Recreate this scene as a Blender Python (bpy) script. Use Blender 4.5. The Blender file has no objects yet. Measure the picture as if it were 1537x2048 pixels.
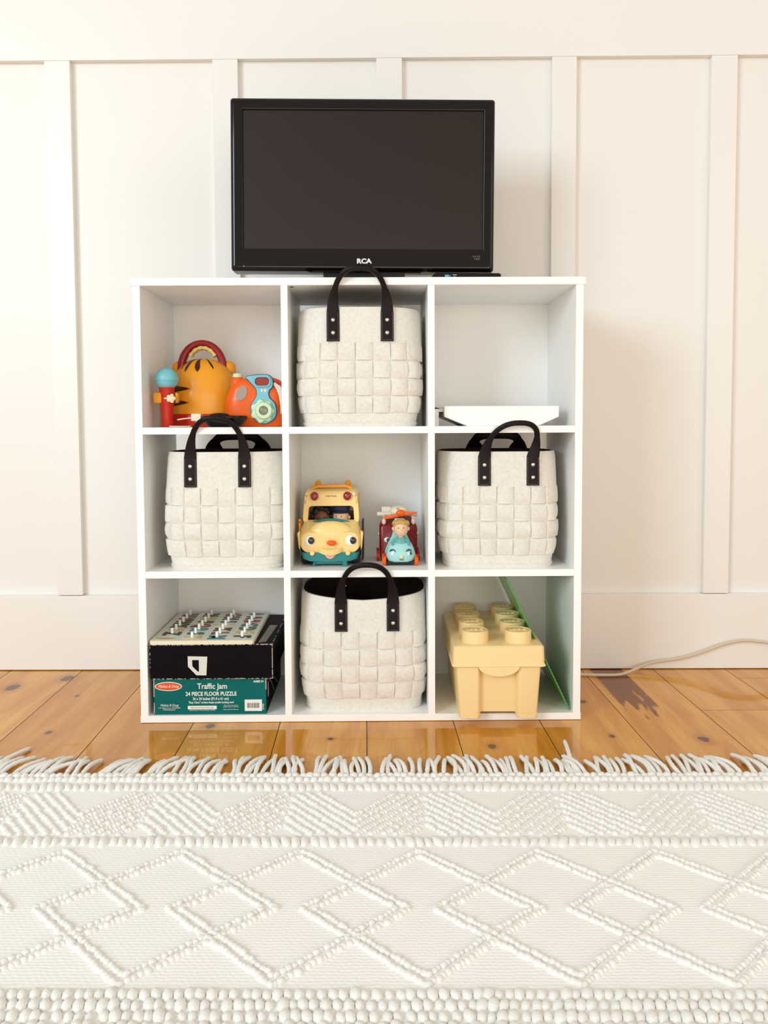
import bpy, bmesh, math, random
from mathutils import Vector, Matrix
from math import sin, cos, pi, radians
random.seed(7)
SC = bpy.context.scene
COL = SC.collection

# ------------------------------------------------------------------ camera, light, exposure
CAM = (0.52122, -1.72373, 0.61544)
YAW, PITCH, ROLL = 0.0081715, -0.0566084, -0.0047652
cd = bpy.data.cameras.new('camera'); cam = bpy.data.objects.new('camera', cd); COL.objects.link(cam)
F = Vector((-sin(YAW)*cos(PITCH), cos(YAW)*cos(PITCH), sin(PITCH)))
R = Vector((cos(YAW), sin(YAW), 0)); U = R.cross(F)
R2 = R*cos(ROLL)+U*sin(ROLL); U2 = U*cos(ROLL)-R*sin(ROLL)
M = Matrix((R2, U2, -F)).transposed().to_4x4(); M.translation = Vector(CAM)
cam.matrix_world = M
cd.sensor_fit = 'VERTICAL'; cd.sensor_height = 24.0; cd.lens = 24.0*1694.6/2048
cd.shift_y = -77.265/2048; cd.clip_start = 0.02
SC.camera = cam
W = bpy.data.worlds.new('world'); SC.world = W; W.use_nodes = True
W.node_tree.nodes['Background'].inputs[0].default_value = (1.0, 0.915, 0.82, 1)
W.node_tree.nodes['Background'].inputs[1].default_value = 0.70
def area(name, loc, target, sx, sy, power, color):
    l = bpy.data.lights.new(name, 'AREA'); l.shape = 'RECTANGLE'; l.size = sx; l.size_y = sy
    l.energy = power; l.color = color
    o = bpy.data.objects.new(name, l); COL.objects.link(o); o.location = loc
    o.rotation_euler = (Vector(target)-Vector(loc)).to_track_quat('-Z', 'Y').to_euler()
    return o
area('window_daylight', (-2.5, -4.0, 2.05), (0.5, 0.3, 0.6), 1.7, 1.7, 138, (0.74, 0.90, 1.0))
area('front_fill', (0.9, -4.4, 0.75), (0.5, 0.2, 0.6), 2.8, 1.1, 40, (1.0, 0.91, 0.80))  # added low fill lamp behind the camera, brightens the cube interiors
area('right_fill', (3.3, -2.6, 1.6), (0.4, 0.2, 0.4), 1.4, 1.4, 15, (1.0, 0.92, 0.82))  # added weak fill from the right, lifts the cubes' left inner walls
SC.view_settings.view_transform = 'Standard'; SC.view_settings.look = 'None'
SC.view_settings.exposure = -0.12; SC.view_settings.gamma = 1.0; SC.view_settings.use_curve_mapping = False

# ------------------------------------------------------------------ materials
def lin(c):
    return tuple((x/12.92 if x <= 0.04045 else ((x+0.055)/1.055)**2.4) for x in (v/255 for v in c))
MATS = {}
def mat(name, rgb, rough=0.5, metal=0.0, coat=0.0, bump=0.0, bscale=200.0, mottle=0.0, mscale=60.0, trans=0.0, sss=0.0, spec=0.5):
    if name in MATS: return MATS[name]
    m = bpy.data.materials.new(name); m.use_nodes = True; nt = m.node_tree; b = nt.nodes['Principled BSDF']
    c = lin(rgb); b.inputs['Base Color'].default_value = (*c, 1); b.inputs['Roughness'].default_value = rough
    b.inputs['Metallic'].default_value = metal; b.inputs['Coat Weight'].default_value = coat
    b.inputs['Coat Roughness'].default_value = 0.08; b.inputs['Transmission Weight'].default_value = trans
    b.inputs['Specular IOR Level'].default_value = spec
    if sss: b.inputs['Subsurface Weight'].default_value = sss; b.inputs['Subsurface Scale'].default_value = 0.004
    tc = nt.nodes.new('ShaderNodeTexCoord')
    if mottle:
        n = nt.nodes.new('ShaderNodeTexNoise'); n.inputs['Scale'].default_value = mscale; n.inputs['Detail'].default_value = 6
        nt.links.new(tc.outputs['Object'], n.inputs['Vector'])
        r = nt.nodes.new('ShaderNodeValToRGB'); r.color_ramp.elements[0].position = 0.3; r.color_ramp.elements[1].position = 0.62
        r.color_ramp.elements[0].color = (*[v*(1-mottle) for v in c], 1); r.color_ramp.elements[1].color = (*c, 1)
        nt.links.new(n.outputs['Fac'], r.inputs['Fac']); nt.links.new(r.outputs['Color'], b.inputs['Base Color'])
    if bump:
        n = nt.nodes.new('ShaderNodeTexNoise'); n.inputs['Scale'].default_value = bscale; n.inputs['Detail'].default_value = 4
        nt.links.new(tc.outputs['Object'], n.inputs['Vector'])
        bp = nt.nodes.new('ShaderNodeBump'); bp.inputs['Strength'].default_value = bump; bp.inputs['Distance'].default_value = 0.001
        nt.links.new(n.outputs['Fac'], bp.inputs['Height']); nt.links.new(bp.outputs['Normal'], b.inputs['Normal'])
    MATS[name] = m; return m
WHITE_WALL = mat('white wall paint', (239, 237, 232), 0.45, bump=0.08, bscale=60)
WHITE_TRIM = mat('white trim paint', (240, 238, 233), 0.35, bump=0.05, bscale=40)
WHITE_LAM = mat('white laminate', (250, 250, 247), 0.4, bump=0.25, bscale=500)
FELT = mat('cream felt', (240, 235, 225), 0.95, bump=0.9, bscale=900, mottle=0.10, mscale=170)
LINING = mat('charcoal felt', (48, 36, 34), 0.95, bump=0.8, bscale=900, mottle=0.2, mscale=200)
LEATHER = mat('dark brown leather', (26, 16, 17), 0.38, spec=.15, bump=0.35, bscale=500)
STITCH = mat('grey thread', (150, 140, 130), 0.8)
SILVER = mat('polished nickel', (225, 222, 215), 0.18, metal=1.0)
BLACK_GLOSS = mat('black gloss plastic', (14, 8, 9), 0.12, spec=.35)
BLACK_SOFT = mat('black satin plastic', (12, 7, 9), 0.45, spec=.3)
SCREEN = mat('dark screen', (36, 25, 22), 0.38, spec=.3)
SILK = mat('white print', (240, 238, 232), 0.5)
GREYPRINT = mat('grey print', (120, 108, 96), 0.6)
WOOL = mat('cream wool', (246, 244, 238), 0.95, bump=1.0, bscale=700)

# ------------------------------------------------------------------ mesh builder
class MB:
    def __init__(s): s.v = []; s.f = []; s.m = []; s.cur = 0
    def add(s, vs, fs):
        n = len(s.v); s.v.extend([Vector(p) for p in vs]); s.f.extend([[i+n for i in f] for f in fs]); s.m.extend([s.cur]*len(fs)); return s
    def xf(s, M, a=0):
        for i in range(a, len(s.v)): s.v[i] = M @ s.v[i]
        return s
    def box(s, x0, x1, y0, y1, z0, z1):
        return s.add([(x0,y0,z0),(x1,y0,z0),(x1,y1,z0),(x0,y1,z0),(x0,y0,z1),(x1,y0,z1),(x1,y1,z1),(x0,y1,z1)],
            [(0,3,2,1),(4,5,6,7),(0,1,5,4),(1,2,6,5),(2,3,7,6),(3,0,4,7)])
    def loft(s, rings, cap=True, closed=False):
        n = len(rings[0]); vs = [p for r in rings for p in r]; fs = []; k = len(rings)
        for i in range(k if closed else k-1):
            for j in range(n):
                a, b = i*n+j, i*n+(j+1) % n; c, d = ((i+1) % k)*n+(j+1) % n, ((i+1) % k)*n+j
                fs.append((a, b, c, d))
        if cap and not closed: fs.append(tuple(range(n))[::-1]); fs.append(tuple(range((k-1)*n, k*n)))
        return s.add(vs, fs)
    def lathe(s, prof, c=(0,0,0), seg=28, axis='z', cap=True):
        rings = []
        for r, h in prof:
            ring = []
            for j in range(seg):
                a = 2*pi*j/seg; x, y = r*cos(a), r*sin(a)
                p = (x, y, h) if axis == 'z' else ((x, h, y) if axis == 'y' else (h, x, y))
                ring.append((p[0]+c[0], p[1]+c[1], p[2]+c[2]))
            rings.append(ring)
        return s.loft(rings, cap)
    def ball(s, c, r, seg=20, rg=12, e=1.0, e2=1.0):
        if not hasattr(r, '__len__'): r = (r, r, r)
        sp = lambda t, p: math.copysign(abs(t)**p, t)
        rings = []
        for i in range(1, rg):
            ph = -pi/2+pi*i/rg; ring = []
            for j in range(seg):
                a = 2*pi*j/seg
                ring.append((c[0]+r[0]*sp(cos(ph), e)*sp(cos(a), e2), c[1]+r[1]*sp(cos(ph), e)*sp(sin(a), e2), c[2]+r[2]*sp(sin(ph), e)))
            rings.append(ring)
        n = len(s.v); s.loft(rings, cap=False); k = len(rings)
        b = len(s.v); s.v += [Vector((c[0], c[1], c[2]-r[2])), Vector((c[0], c[1], c[2]+r[2]))]
        for j in range(seg):
            s.f.append([b, n+(j+1) % seg, n+j]); s.f.append([b+1, n+(k-1)*seg+j, n+(k-1)*seg+(j+1) % seg]); s.m += [s.cur]*2
        return s
    def tube(s, pts, rad, seg=10, up=None):
        pts = [Vector(p) for p in pts]; k = len(pts); rings = []; prev = None
        for i, p in enumerate(pts):
            t = (pts[min(i+1, k-1)]-pts[max(i-1, 0)]).normalized()
            if prev is None:
                u = Vector(up) if up else (Vector((0,0,1)) if abs(t.z) < .9 else Vector((1,0,0)))
            else: u = prev
            a = (u-t*u.dot(t)).normalized(); b = t.cross(a); prev = a
            r = rad[i] if hasattr(rad, '__len__') else rad
            ra, rb = r if hasattr(r, '__len__') else (r, r)
            q = 0.62 if hasattr(r, '__len__') else 1.0
            sp = lambda x: math.copysign(abs(x)**q, x)
            rings.append([p+a*ra*sp(cos(2*pi*j/seg))+b*rb*sp(sin(2*pi*j/seg)) for j in range(seg)])
        return s.loft(rings)
    def prism(s, poly, y0, y1):       # polygon in x,z pushed along y
        n = len(poly); vs = [(x, y0, z) for x, z in poly]+[(x, y1, z) for x, z in poly]
        fs = [tuple(range(n)), tuple(range(n, 2*n))[::-1]]+[(i, i+n, (i+1) % n+n, (i+1) % n) for i in range(n)]
        return s.add(vs, fs)
    def frame(s, outer, inner, y0, y1, tilt=None):  # matching polygons with a hole
        n = len(outer); vs = []
        for y, P in ((y0, outer), (y0, inner), (y1, outer), (y1, inner)): vs += [(x, y, z) for x, z in P]
        fs = []
        for i in range(n):
            j = (i+1) % n
            fs += [(i, j, n+j, n+i), (2*n+i, 3*n+i, 3*n+j, 2*n+j), (i, 2*n+i, 2*n+j, j), (n+i, n+j, 3*n+j, 3*n+i)]
        return s.add(vs, fs)
    def build(s, name, mats, parent=None, bevel=0, sharp=40, sub=0, seg=2):
        me = bpy.data.meshes.new(name); me.from_pydata([tuple(p) for p in s.v], [], s.f); me.update()
        if not isinstance(mats, (list, tuple)): mats = [mats]
        for m in mats: me.materials.append(m)
        me.polygons.foreach_set('material_index', s.m)
        bm = bmesh.new(); bm.from_mesh(me); bmesh.ops.remove_doubles(bm, verts=bm.verts, dist=1e-6)
        bmesh.ops.recalc_face_normals(bm, faces=bm.faces); bm.to_mesh(me); bm.free()
        me.polygons.foreach_set('use_smooth', [True]*len(me.polygons))
        if not bevel or sub: me.set_sharp_from_angle(angle=radians(sharp))
        o = bpy.data.objects.new(name, me); COL.objects.link(o)
        if parent: o.parent = parent
        if bevel:
            b = o.modifiers.new('bevel', 'BEVEL'); b.width = bevel; b.segments = seg; b.limit_method = 'ANGLE'; b.angle_limit = radians(35); b.harden_normals = True
        if sub: q = o.modifiers.new('subd', 'SUBSURF'); q.levels = sub; q.render_levels = sub
        return o

def rrect(x0, x1, z0, z1, r, k=6):
    P = []
    for cx, cz, a0 in ((x1-r, z0+r, -90), (x1-r, z1-r, 0), (x0+r, z1-r, 90), (x0+r, z0+r, 180)):
        for i in range(k+1):
            a = radians(a0+90*i/k); P.append((cx+r*cos(a), cz+r*sin(a)))
    return P
def ell(cx, cz, rx, rz, n=28): return [(cx+rx*cos(2*pi*i/n), cz+rz*sin(2*pi*i/n)) for i in range(n)]

SH = 0.0171363; SROT = Matrix.Rotation(SH, 4, 'Z')
def tag(o, label, cat, group=None, kind=None):
    o['label'] = label
    if cat: o['category'] = cat
    if group: o['group'] = group
    if kind: o['kind'] = kind
    return o
def put(o, loc, rz=0.0, shelf=True, rx=0, ry=0):
    v = Vector(loc)
    o.location = (SROT @ v) if shelf else v
    o.rotation_euler = (rx, ry, rz+(SH if shelf else 0)); return o
def thing(name, label, cat, loc, rz=0.0, group=None, shelf=True, **k):
    o = bpy.data.objects.new(name, None); COL.objects.link(o); o.empty_display_size = 0.02
    tag(o, label, cat, group); return put(o, loc, rz, shelf, **k)
def struct(name, mb, m, **k):
    o = mb.build(name, m, **k); o['kind'] = 'structure'; return o
def text(body, size, x, y, z, name, m, parent, align='LEFT', sx=1.0, shear=0.0, ext=0.00015, bold=0.0, rot=(pi/2, 0, 0), merge=None):
    cu = bpy.data.curves.new('t', 'FONT'); cu.body = body; cu.size = size; cu.align_x = align; cu.extrude = ext; cu.shear = shear; cu.offset = bold
    cu.resolution_u = 3
    to = bpy.data.objects.new('t', cu); COL.objects.link(to)
    dg = bpy.context.evaluated_depsgraph_get(); me = bpy.data.meshes.new_from_object(to.evaluated_get(dg))
    bpy.data.objects.remove(to); me.name = name
    Mx = Matrix.Translation((x, y, z)) @ (Matrix.Rotation(rot[2], 4, 'Z') @ Matrix.Rotation(rot[1], 4, 'Y') @ Matrix.Rotation(rot[0], 4, 'X')) @ Matrix.Diagonal((sx, 1, 1, 1))
    me.transform(Mx)
    if merge is not None:
        merge.add([tuple(v.co) for v in me.vertices], [tuple(p.vertices) for p in me.polygons]); return None
    me.materials.clear(); me.materials.append(m)
    o = bpy.data.objects.new(name, me); COL.objects.link(o); o.parent = parent; return o

# ------------------------------------------------------------------ room
def wood_material():
    m = bpy.data.materials.new('varnished pine planks'); m.use_nodes = True; nt = m.node_tree; N = nt.nodes; L = nt.links
    b = N['Principled BSDF']
    def nd(t, **k):
        n = N.new(t)
        for a, v in k.items(): setattr(n, a, v)
        return n
    def val(n, i, v):
        if hasattr(v, 'default_value') or hasattr(v, 'is_linked'): L.new(v, n.inputs[i])
        else: n.inputs[i].default_value = v
    def math_(op, a, b_=0.0, c=None):
        n = nd('ShaderNodeMath', operation=op); val(n, 0, a); val(n, 1, b_)
        if c is not None: val(n, 2, c)
        return n.outputs[0]
    def mixc(f, a, c):
        n = nd('ShaderNodeMix', data_type='RGBA'); val(n, 0, f); val(n, 6, a); val(n, 7, c); return n.outputs[2]
    def ramp(v, lo, hi):
        n = nd('ShaderNodeMapRange', interpolation_type='SMOOTHSTEP'); val(n, 0, v); n.inputs[1].default_value = lo; n.inputs[2].default_value = hi; return n.outputs[0]
    tc = nd('ShaderNodeTexCoord'); at = nd('ShaderNodeAttribute', attribute_name='tone')
    sep = nd('ShaderNodeSeparateXYZ'); L.new(tc.outputs['Object'], sep.inputs[0]); X, Y = sep.outputs[0], sep.outputs[1]
    def noise(vx, vy, sc, det=4, off=0.0, dist=0.0):
        cb = nd('ShaderNodeCombineXYZ'); val(cb, 0, math_('MULTIPLY', X, vx)); val(cb, 1, math_('MULTIPLY', Y, vy)); val(cb, 2, math_('MULTIPLY', at.outputs['Fac'], 37.0))
        n = nd('ShaderNodeTexNoise'); n.inputs['Scale'].default_value = sc; n.inputs['Detail'].default_value = det; n.inputs['Distortion'].default_value = dist
        L.new(cb.outputs[0], n.inputs['Vector']); return n.outputs['Fac']
    g1 = noise(1.0, 0.12, 26, 5, dist=.35); g2 = noise(1.0, 0.03, 160, 3); g3 = noise(1, .25, 6, 2)
    base = mixc(ramp(g1, 0.33, 0.66), (*lin((230, 168, 76)), 1), (*lin((208, 138, 50)), 1))
    base = mixc(math_('MULTIPLY', ramp(g2, 0.35, 0.75), 0.22), base, (*lin((160, 92, 28)), 1))
    base = mixc(math_('MULTIPLY', ramp(g3, 0.52, 0.7), 0.45), base, (*lin((220, 168, 88)), 1))
    base = mixc(math_('MULTIPLY', at.outputs['Fac'], 0.35), base, (*lin((176, 108, 36)), 1))
    # heartwood stain on one plank
    rag = noise(1.0, 0.15, 60, 3)
    xe = math_('ADD', X, math_('MULTIPLY', math_('SUBTRACT', Y, 0.34), 0.02))
    in1 = ramp(xe, 1.016, 1.024); in2 = math_('SUBTRACT', 1.0, ramp(xe, 1.098, 1.103))
    yy = math_('SUBTRACT', math_('ADD', Y, math_('MULTIPLY', math_('SUBTRACT', rag, 0.5), 0.55)), 0.09)
    msk = math_('MULTIPLY', math_('MULTIPLY', in1, in2), ramp(yy, -0.03, 0.03))
    base = mixc(math_('MULTIPLY', msk, 0.9), base, (*lin((112, 48, 12)), 1))
    # knots
    for kx, ky, r in ((-.377,.243,.017), (-.274,.314,.016), (-.172,-.052,.007), (.147,-.017,.010), (.713,-.128,.009), (1.131,-.094,.011), (.945,.133,.008), (.957,-.077,.006), (-.20,.18,.005), (.40,-.09,.006)):
        dx = math_('DIVIDE', math_('SUBTRACT', X, kx), r); dy = math_('DIVIDE', math_('SUBTRACT', Y, ky), r*1.5)
        d = math_('SQRT', math_('ADD', math_('MULTIPLY', dx, dx), math_('MULTIPLY', dy, dy)))
        d = math_('ADD', d, math_('MULTIPLY', math_('SUBTRACT', noise(1, 1, 90, 2), .5), 0.9))
        halo = math_('MULTIPLY', math_('SUBTRACT', 1.0, ramp(d, 0.7, 2.4)), 0.45)
        base = mixc(halo, base, (*lin((150, 82, 30)), 1))
        rng = math_('MULTIPLY', math_('SUBTRACT', 1.0, ramp(d, 0.75, 1.05)), 0.85)
        base = mixc(rng, base, (*lin((70, 34, 16)), 1))
    L.new(base, b.inputs['Base Color'])
    b.inputs['Roughness'].default_value = 0.3; b.inputs['Specular IOR Level'].default_value = 0.0; b.inputs['Coat Weight'].default_value = 0.85; b.inputs['Coat Roughness'].default_value = 0.05; b.inputs['Coat IOR'].default_value = 1.5
    nb = nd('ShaderNodeTexNoise'); nb.inputs['Scale'].default_value = 9; nb.inputs['Detail'].default_value = 2; L.new(tc.outputs['Object'], nb.inputs['Vector'])
    bp = nd('ShaderNodeBump'); bp.inputs['Strength'].default_value = 0.12; bp.inputs['Distance'].default_value = 0.004; L.new(nb.outputs['Fac'], bp.inputs['Height'])
    L.new(bp.outputs['Normal'], b.inputs['Normal']); L.new(bp.outputs['Normal'], b.inputs['Coat Normal'])
    return m
FLOOR_Y1 = 0.379
fl = MB(); tones = []
k0 = -14
joints = {}
for k in range(k0, 22):
    a = -0.071+0.18*k; b_ = a+0.18
    ys = [-3.4]; y = -3.4+random.uniform(.4, 1.6)
    while y < 0.36: ys.append(y); y += random.uniform(1.2, 2.2)
    if abs(a-1.189) < .01 or k == 7: ys = [-3.4, -1.4, 0.074]
    if -1 <= k <= 6: ys = [q for q in ys if q < -0.35]
    ys.append(FLOOR_Y1+0.01)
    sk = lambda x, yy: x-0.030*yy
    for i in range(len(ys)-1):
        y0, y1 = ys[i]+0.0006, ys[i+1]-0.0006; g = 0.0008
        fl.cur = 0
        fl.add([(sk(a+g, y0), y0, 0), (sk(b_-g, y0), y0, 0), (sk(b_-g, y1), y1, 0), (sk(a+g, y1), y1, 0)], [(0, 1, 2, 3)]); tones.append(random.random())
        fl.cur = 1
        fl.add([(sk(a-g, y0), y0, -.002), (sk(a+g, y0), y0, 0), (sk(a+g, y1), y1, 0), (sk(a-g, y1), y1, -.002)], [(0, 1, 2, 3)]); tones.append(0)
        fl.add([(sk(b_-g, y0), y0, 0), (sk(b_+g, y0), y0, -.002), (sk(b_+g, y1), y1, -.002), (sk(b_-g, y1), y1, 0)], [(0, 1, 2, 3)]); tones.append(0)
fl.cur = 1
fl.add([(-3, -3.4, -.004), (4.2, -3.4, -.004), (4.2, .4, -.004), (-3, .4, -.004)], [(0, 1, 2, 3)]); tones.append(0)
me = bpy.data.meshes.new('floor'); me.from_pydata([tuple(p) for p in fl.v], [], fl.f)
me.materials.append(wood_material()); me.materials.append(mat('dark floor gap', (60, 28, 12), 0.8))
me.polygons.foreach_set('material_index', fl.m)
atr = me.attributes.new('tone', 'FLOAT', 'FACE'); atr.data.foreach_set('value', tones)
fo = bpy.data.objects.new('floor', me); COL.objects.link(fo); fo['kind'] = 'structure'

WY = 0.398
struct('wall_back', MB().box(-3, 4.2, WY, WY+.1, -.004, 2.6), WHITE_WALL)
BY = WY-.018
struct('baseboard_back', MB().box(-3, 4.2, BY, WY, 0.002, 0.191), WHITE_TRIM, bevel=.0015)
struct('trim_1', MB().box(-3, 4.2, WY-.017, WY, 1.504, 1.75), WHITE_TRIM, bevel=.001)
for i, (x0, x1) in enumerate(((-.98, -.92), (-.64, -.58), (-.318, -.2555), (.0916, .1534), (.4895, .5525), (.9157, .9754), (1.301, 1.3635), (1.66, 1.72), (2.0, 2.06))):
    struct('trim_%d' % (i+2), MB().box(x0, x1, WY-.0175, WY, .1925, 1.5035), WHITE_TRIM, bevel=.001)

# ------------------------------------------------------------------ cube shelf
SW, SHH, SD, T = .9144, .9144, .2902, .0155
X1, X2 = .2995, .5975; Z1, Z2 = .3171, .6133     # divider left faces, tops of the two shelves
sh = thing('cube_shelf', 'white laminate cube shelf unit standing on the wooden floor', 'shelf', (0, 0, 0))
MB().box(-.004, SW+.004, -.001, SD, SHH-T, SHH).build('top_panel', WHITE_LAM, sh, bevel=.0008)
MB().box(-.001, SW+.001, -.001, SD, 0.001, T).build('bottom_panel', WHITE_LAM, sh, bevel=.0008)
for x in (0, SW-T): MB().box(x, x+T, 0, SD, T, SHH-T).build('side_panel', WHITE_LAM, sh, bevel=.0006)
for x in (X1, X2): MB().box(x, x+T-.0015, 0, SD-.004, T, SHH-T).build('divider', WHITE_LAM, sh, bevel=.0006)
cells = [(T, X1), (X1+T-.0015, X2), (X2+T-.0015, SW-T)]
rows = [(T, Z1-T), (Z1, Z2-T), (Z2, SHH-T)]
for zt in (Z1, Z2):
    for a, b_ in cells: MB().box(a, b_, .0005, SD-.004, zt-T+.0012, zt).build('shelf_board', WHITE_LAM, sh, bevel=.0006)
for ci, ri in ((0, 0), (2, 0), (1, 1), (0, 2), (2, 2)):
    a, b_ = cells[ci]; c, d = rows[ri]
    MB().box(a, b_, SD-.004, SD, c, d).build('back_panel', WHITE_LAM, sh)
MB().lathe([(.0035, -.0012), (.0035, 0)], (X1+.021, .02, SHH-T), 16).build('cam_lock', BLACK_SOFT, sh)
FZ = (T, Z1, Z2)

# ------------------------------------------------------------------ woven felt baskets
def basket(name, label, loc, w, d, h, rz=0.0, peak=.315, lean=-.03, skew=0.0, parity=0, straps=(-.055, .055), backpeak=.272, backw=1.0, seed=1, rimwob=.0, hw=.0, droop=.0):
    rnd = random.Random(seed)
    t = thing(name, label, 'basket', loc, rz, 'woven cream felt storage baskets in the cube shelf')
    n = 5.0
    def prof(z):      # overall scale with height
        q = z/h
        return 0.905+0.11*min(1, q/.32)**.7-0.025*max(0, q-.55)
    dense = []
    K = 1440
    for i in range(K):
        a = 2*pi*i/K-3*pi/4
        c, s = cos(a), sin(a)
        r = (abs(c)**n+abs(s)**n)**(-1/n)
        dense.append((r*c*w/2, r*s*d/2))
    L = [0]
    for i in range(K):
        p, q = dense[i], dense[(i+1) % K]; L.append(L[-1]+math.hypot(q[0]-p[0], q[1]-p[1]))
    P = L[-1]; ncol = 26; import bisect
    us = [-1, -.925, -.5, 0, .5, .86, .925]
    def sample(sv):
        sv %= P; i = max(0, min(K-1, bisect.bisect_right(L, sv)-1)); f = (sv-L[i])/(L[i+1]-L[i])
        p, q = dense[i], dense[(i+1) % K]; x, y = p[0]+(q[0]-p[0])*f, p[1]+(q[1]-p[1])*f
        tx, ty = q[0]-p[0], q[1]-p[1]; l = math.hypot(tx, ty); return x, y, ty/l, -tx/l
    z0, rh = .027, .0358
    def shape(x, y, z):
        f = max(0.0, min(1.0, z/h)); nz = 6.0-3.1*f
        a, b_ = abs(x)/(w/2), abs(y)/(d/2); k1 = (a**nz+b_**nz)**(-1/nz)
        return x*k1, y*k1
    zs = [(0, -9, 0), (.003, -9, 0), (.008, -9, 0), (.0095, -9, 0), (.018, -9, 0), (z0-.0008, -9, 0)]
    for r in range(4):
        for u in us: zs.append((z0+rh*(r+(u+1)/2), r, u))
    zt = z0+4*rh
    for q in (0, .15, .5, .85, 1.0): zs.append((zt+(h-zt)*q, 9, q))
    A = .0052
    cw = [rnd.uniform(-.08, .08) for _ in range(ncol)]; rw = [rnd.uniform(-.0008, .0008) for _ in range(ncol*6)]
    rings = []
    for z, r, v in zs:
        ring = []
        for c in range(ncol):
            for u in us:
                sv = P*(c+(u+1)/2+cw[c]*(1-u*u))/ncol
                x, y, nx, ny = sample(sv)
                zz = z
                if r == -9: off = .0035 if z < .0085 else .0006
                elif r == 9: off = A*.75 if v < 1 else A*.4
                else:
                    hor = (c+r+parity) % 2 == 0
                    a_, b2 = (u, v) if hor else (v, u)
                    off = A*(1-abs(a_)**3)*(1-.12*b2*b2)+(.0006 if hor else 0)
                    if not hor and r == 3 and v > 0: off = A*.9
                    if not hor and r == 0 and v < 0: off = max(off, A*.45)
                    if u == -1 or v == -1: off = 0.0
                    zz = z+rw[c*4+r]*(1-v*v)
                k = prof(z); x, y = shape(x, y, z)
                ring.append((x*k+nx*off, y*k+ny*off, zz-(droop*max(0, -y/(d/2))**2*(1-abs(2*x/w))*max(0, (z-zt)/(h-zt)) if r == 9 else 0)))
        rings.append(ring)
    b = MB()
    # outer skin, turned over the rim, short inside lip
    last = rings[-1]; kk = len(last)
    inn = []; lip = []
    for p in last:
        l = math.hypot(p[0], p[1]); s1 = 1-.0032/l; lip.append((p[0]*s1, p[1]*s1, p[2]+.0004))
    b.loft(rings+[lip], cap=False)
    b.f.append(list(range(kk))); b.m.append(0)
    b.build('woven_body', FELT, t, sharp=38)
    li = MB(); R0 = []
    for fz, fs in ((1.0, .0034), (.93, .0062), (.5, .008), (.15, .012)):
        R0.append([(p[0]*(1-fs/math.hypot(p[0], p[1]))*prof(h*fz)/prof(h), p[1]*(1-fs/math.hypot(p[0], p[1]))*prof(h*fz)/prof(h), (p[2] if fz == 1 else h*fz)+(.0003 if fz == 1 else 0)) for p in lip[::3]])
    n3 = len(R0[0]); li.loft(R0, cap=False); li.f.append(list(range(3*n3, 4*n3))); li.m.append(0)
    li.build('lining', LINING, t, sharp=60)
    yf = -d/2*1.0
    for side in (0, 1):
        sgn = -1 if side == 0 else 1
        hb = MB(); zb = zt+.003
        a, c = straps
        pk = peak if side == 0 else backpeak
        def fy(x, z):     # y of the outer face
            nz = 6.0-3.1*min(1.0, z/h); q = min(.98, abs(x)/(w/2*prof(z))); return sgn*(d/2*(1-q**nz)**(1/nz)*prof(z)+A*.8+.0022)
        pts = []; rad = []
        NB = 8; zr = h-.012
        for i in range(NB+1):
            z = zb+(zr-zb)*i/NB; pts.append((a, fy(a, z), z)); rad.append((.0132, .0021))
        NA = 26; cx = (a+c)/2+ (skew if side == 0 else 0); hwid = (c-a)/2
        for i in range(1, NA):
            th = pi*i/NA; q = sin(th)
            ex = .80 if side == 0 else .55
            bx = cx-hwid*math.copysign(abs(cos(th))**(ex), cos(th))*(1+hw*q)
            if side == 0: bx = (a+c)/2-hwid*math.copysign(abs(cos(th))**ex, cos(th))*(1+hw*q)+skew*q**1.0
            bz = zr+(pk-zr)*q**(.85 if side == 0 else .6)
            by = fy(bx, zr)+sgn*(-.0) + (lean*q*q if side == 0 else -.018*q)
            wd = .0132-.0078*min(1, q*1.8); th_ = .0021+.0030*min(1, q*1.8)
            if side == 1: wd *= backw
            pts.append((bx, by, bz)); rad.append((wd, th_))
        for i in range(NB, -1, -1):
            z = zb+(zr-zb)*i/NB; pts.append((c, fy(c, z), z)); rad.append((.0132, .0021))
        # ribbon frames: width stays in the plane of the face
        rings2 = []
        K2 = len(pts)
        for i, p in enumerate(pts):
            p = Vector(p); tt = (Vector(pts[min(i+1, K2-1)])-Vector(pts[max(i-1, 0)])).normalized()
            nn = Vector((0, 1, 0)); nn = (nn-tt*nn.dot(tt)).normalized(); ww = tt.cross(nn)
            ra, rb = rad[i]
            ring = []
            for j in range(16):
                aa = 2*pi*j/16; sp = lambda x, e: math.copysign(abs(x)**e, x)
                ring.append(p+ww*ra*sp(cos(aa), .35)+nn*rb*sp(sin(aa), .6))
            rings2.append(ring)
        hb.loft(rings2)
        hd = hb.build('handle', LEATHER, t, sharp=50)
        for xx in (a, c):
            for zz in (zb+.017, zb+.043):
                MB().lathe([(.0001, -.0028), (.0022, -.0026), (.0038, -.0016), (.0045, -.0002), (.0045, .0006)] if side == 0 else [(.0001, .0028), (.0022, .0026), (.0038, .0016), (.0045, .0002), (.0045, -.0006)],
                    (xx, fy(xx, zz)+sgn*.0021, zz), 18, axis='y').build('rivet', SILVER, hd)
                if side == 1:
                    ic = fy(xx, zz)-.0022-A*.8-.0075
                    MB().lathe([(.0001, -.0022), (.0022, -.0018), (.0032, -.0002), (.0032, .002)], (xx, ic, zz), 14, axis='y').build('rivet', SILVER, hd)
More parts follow.
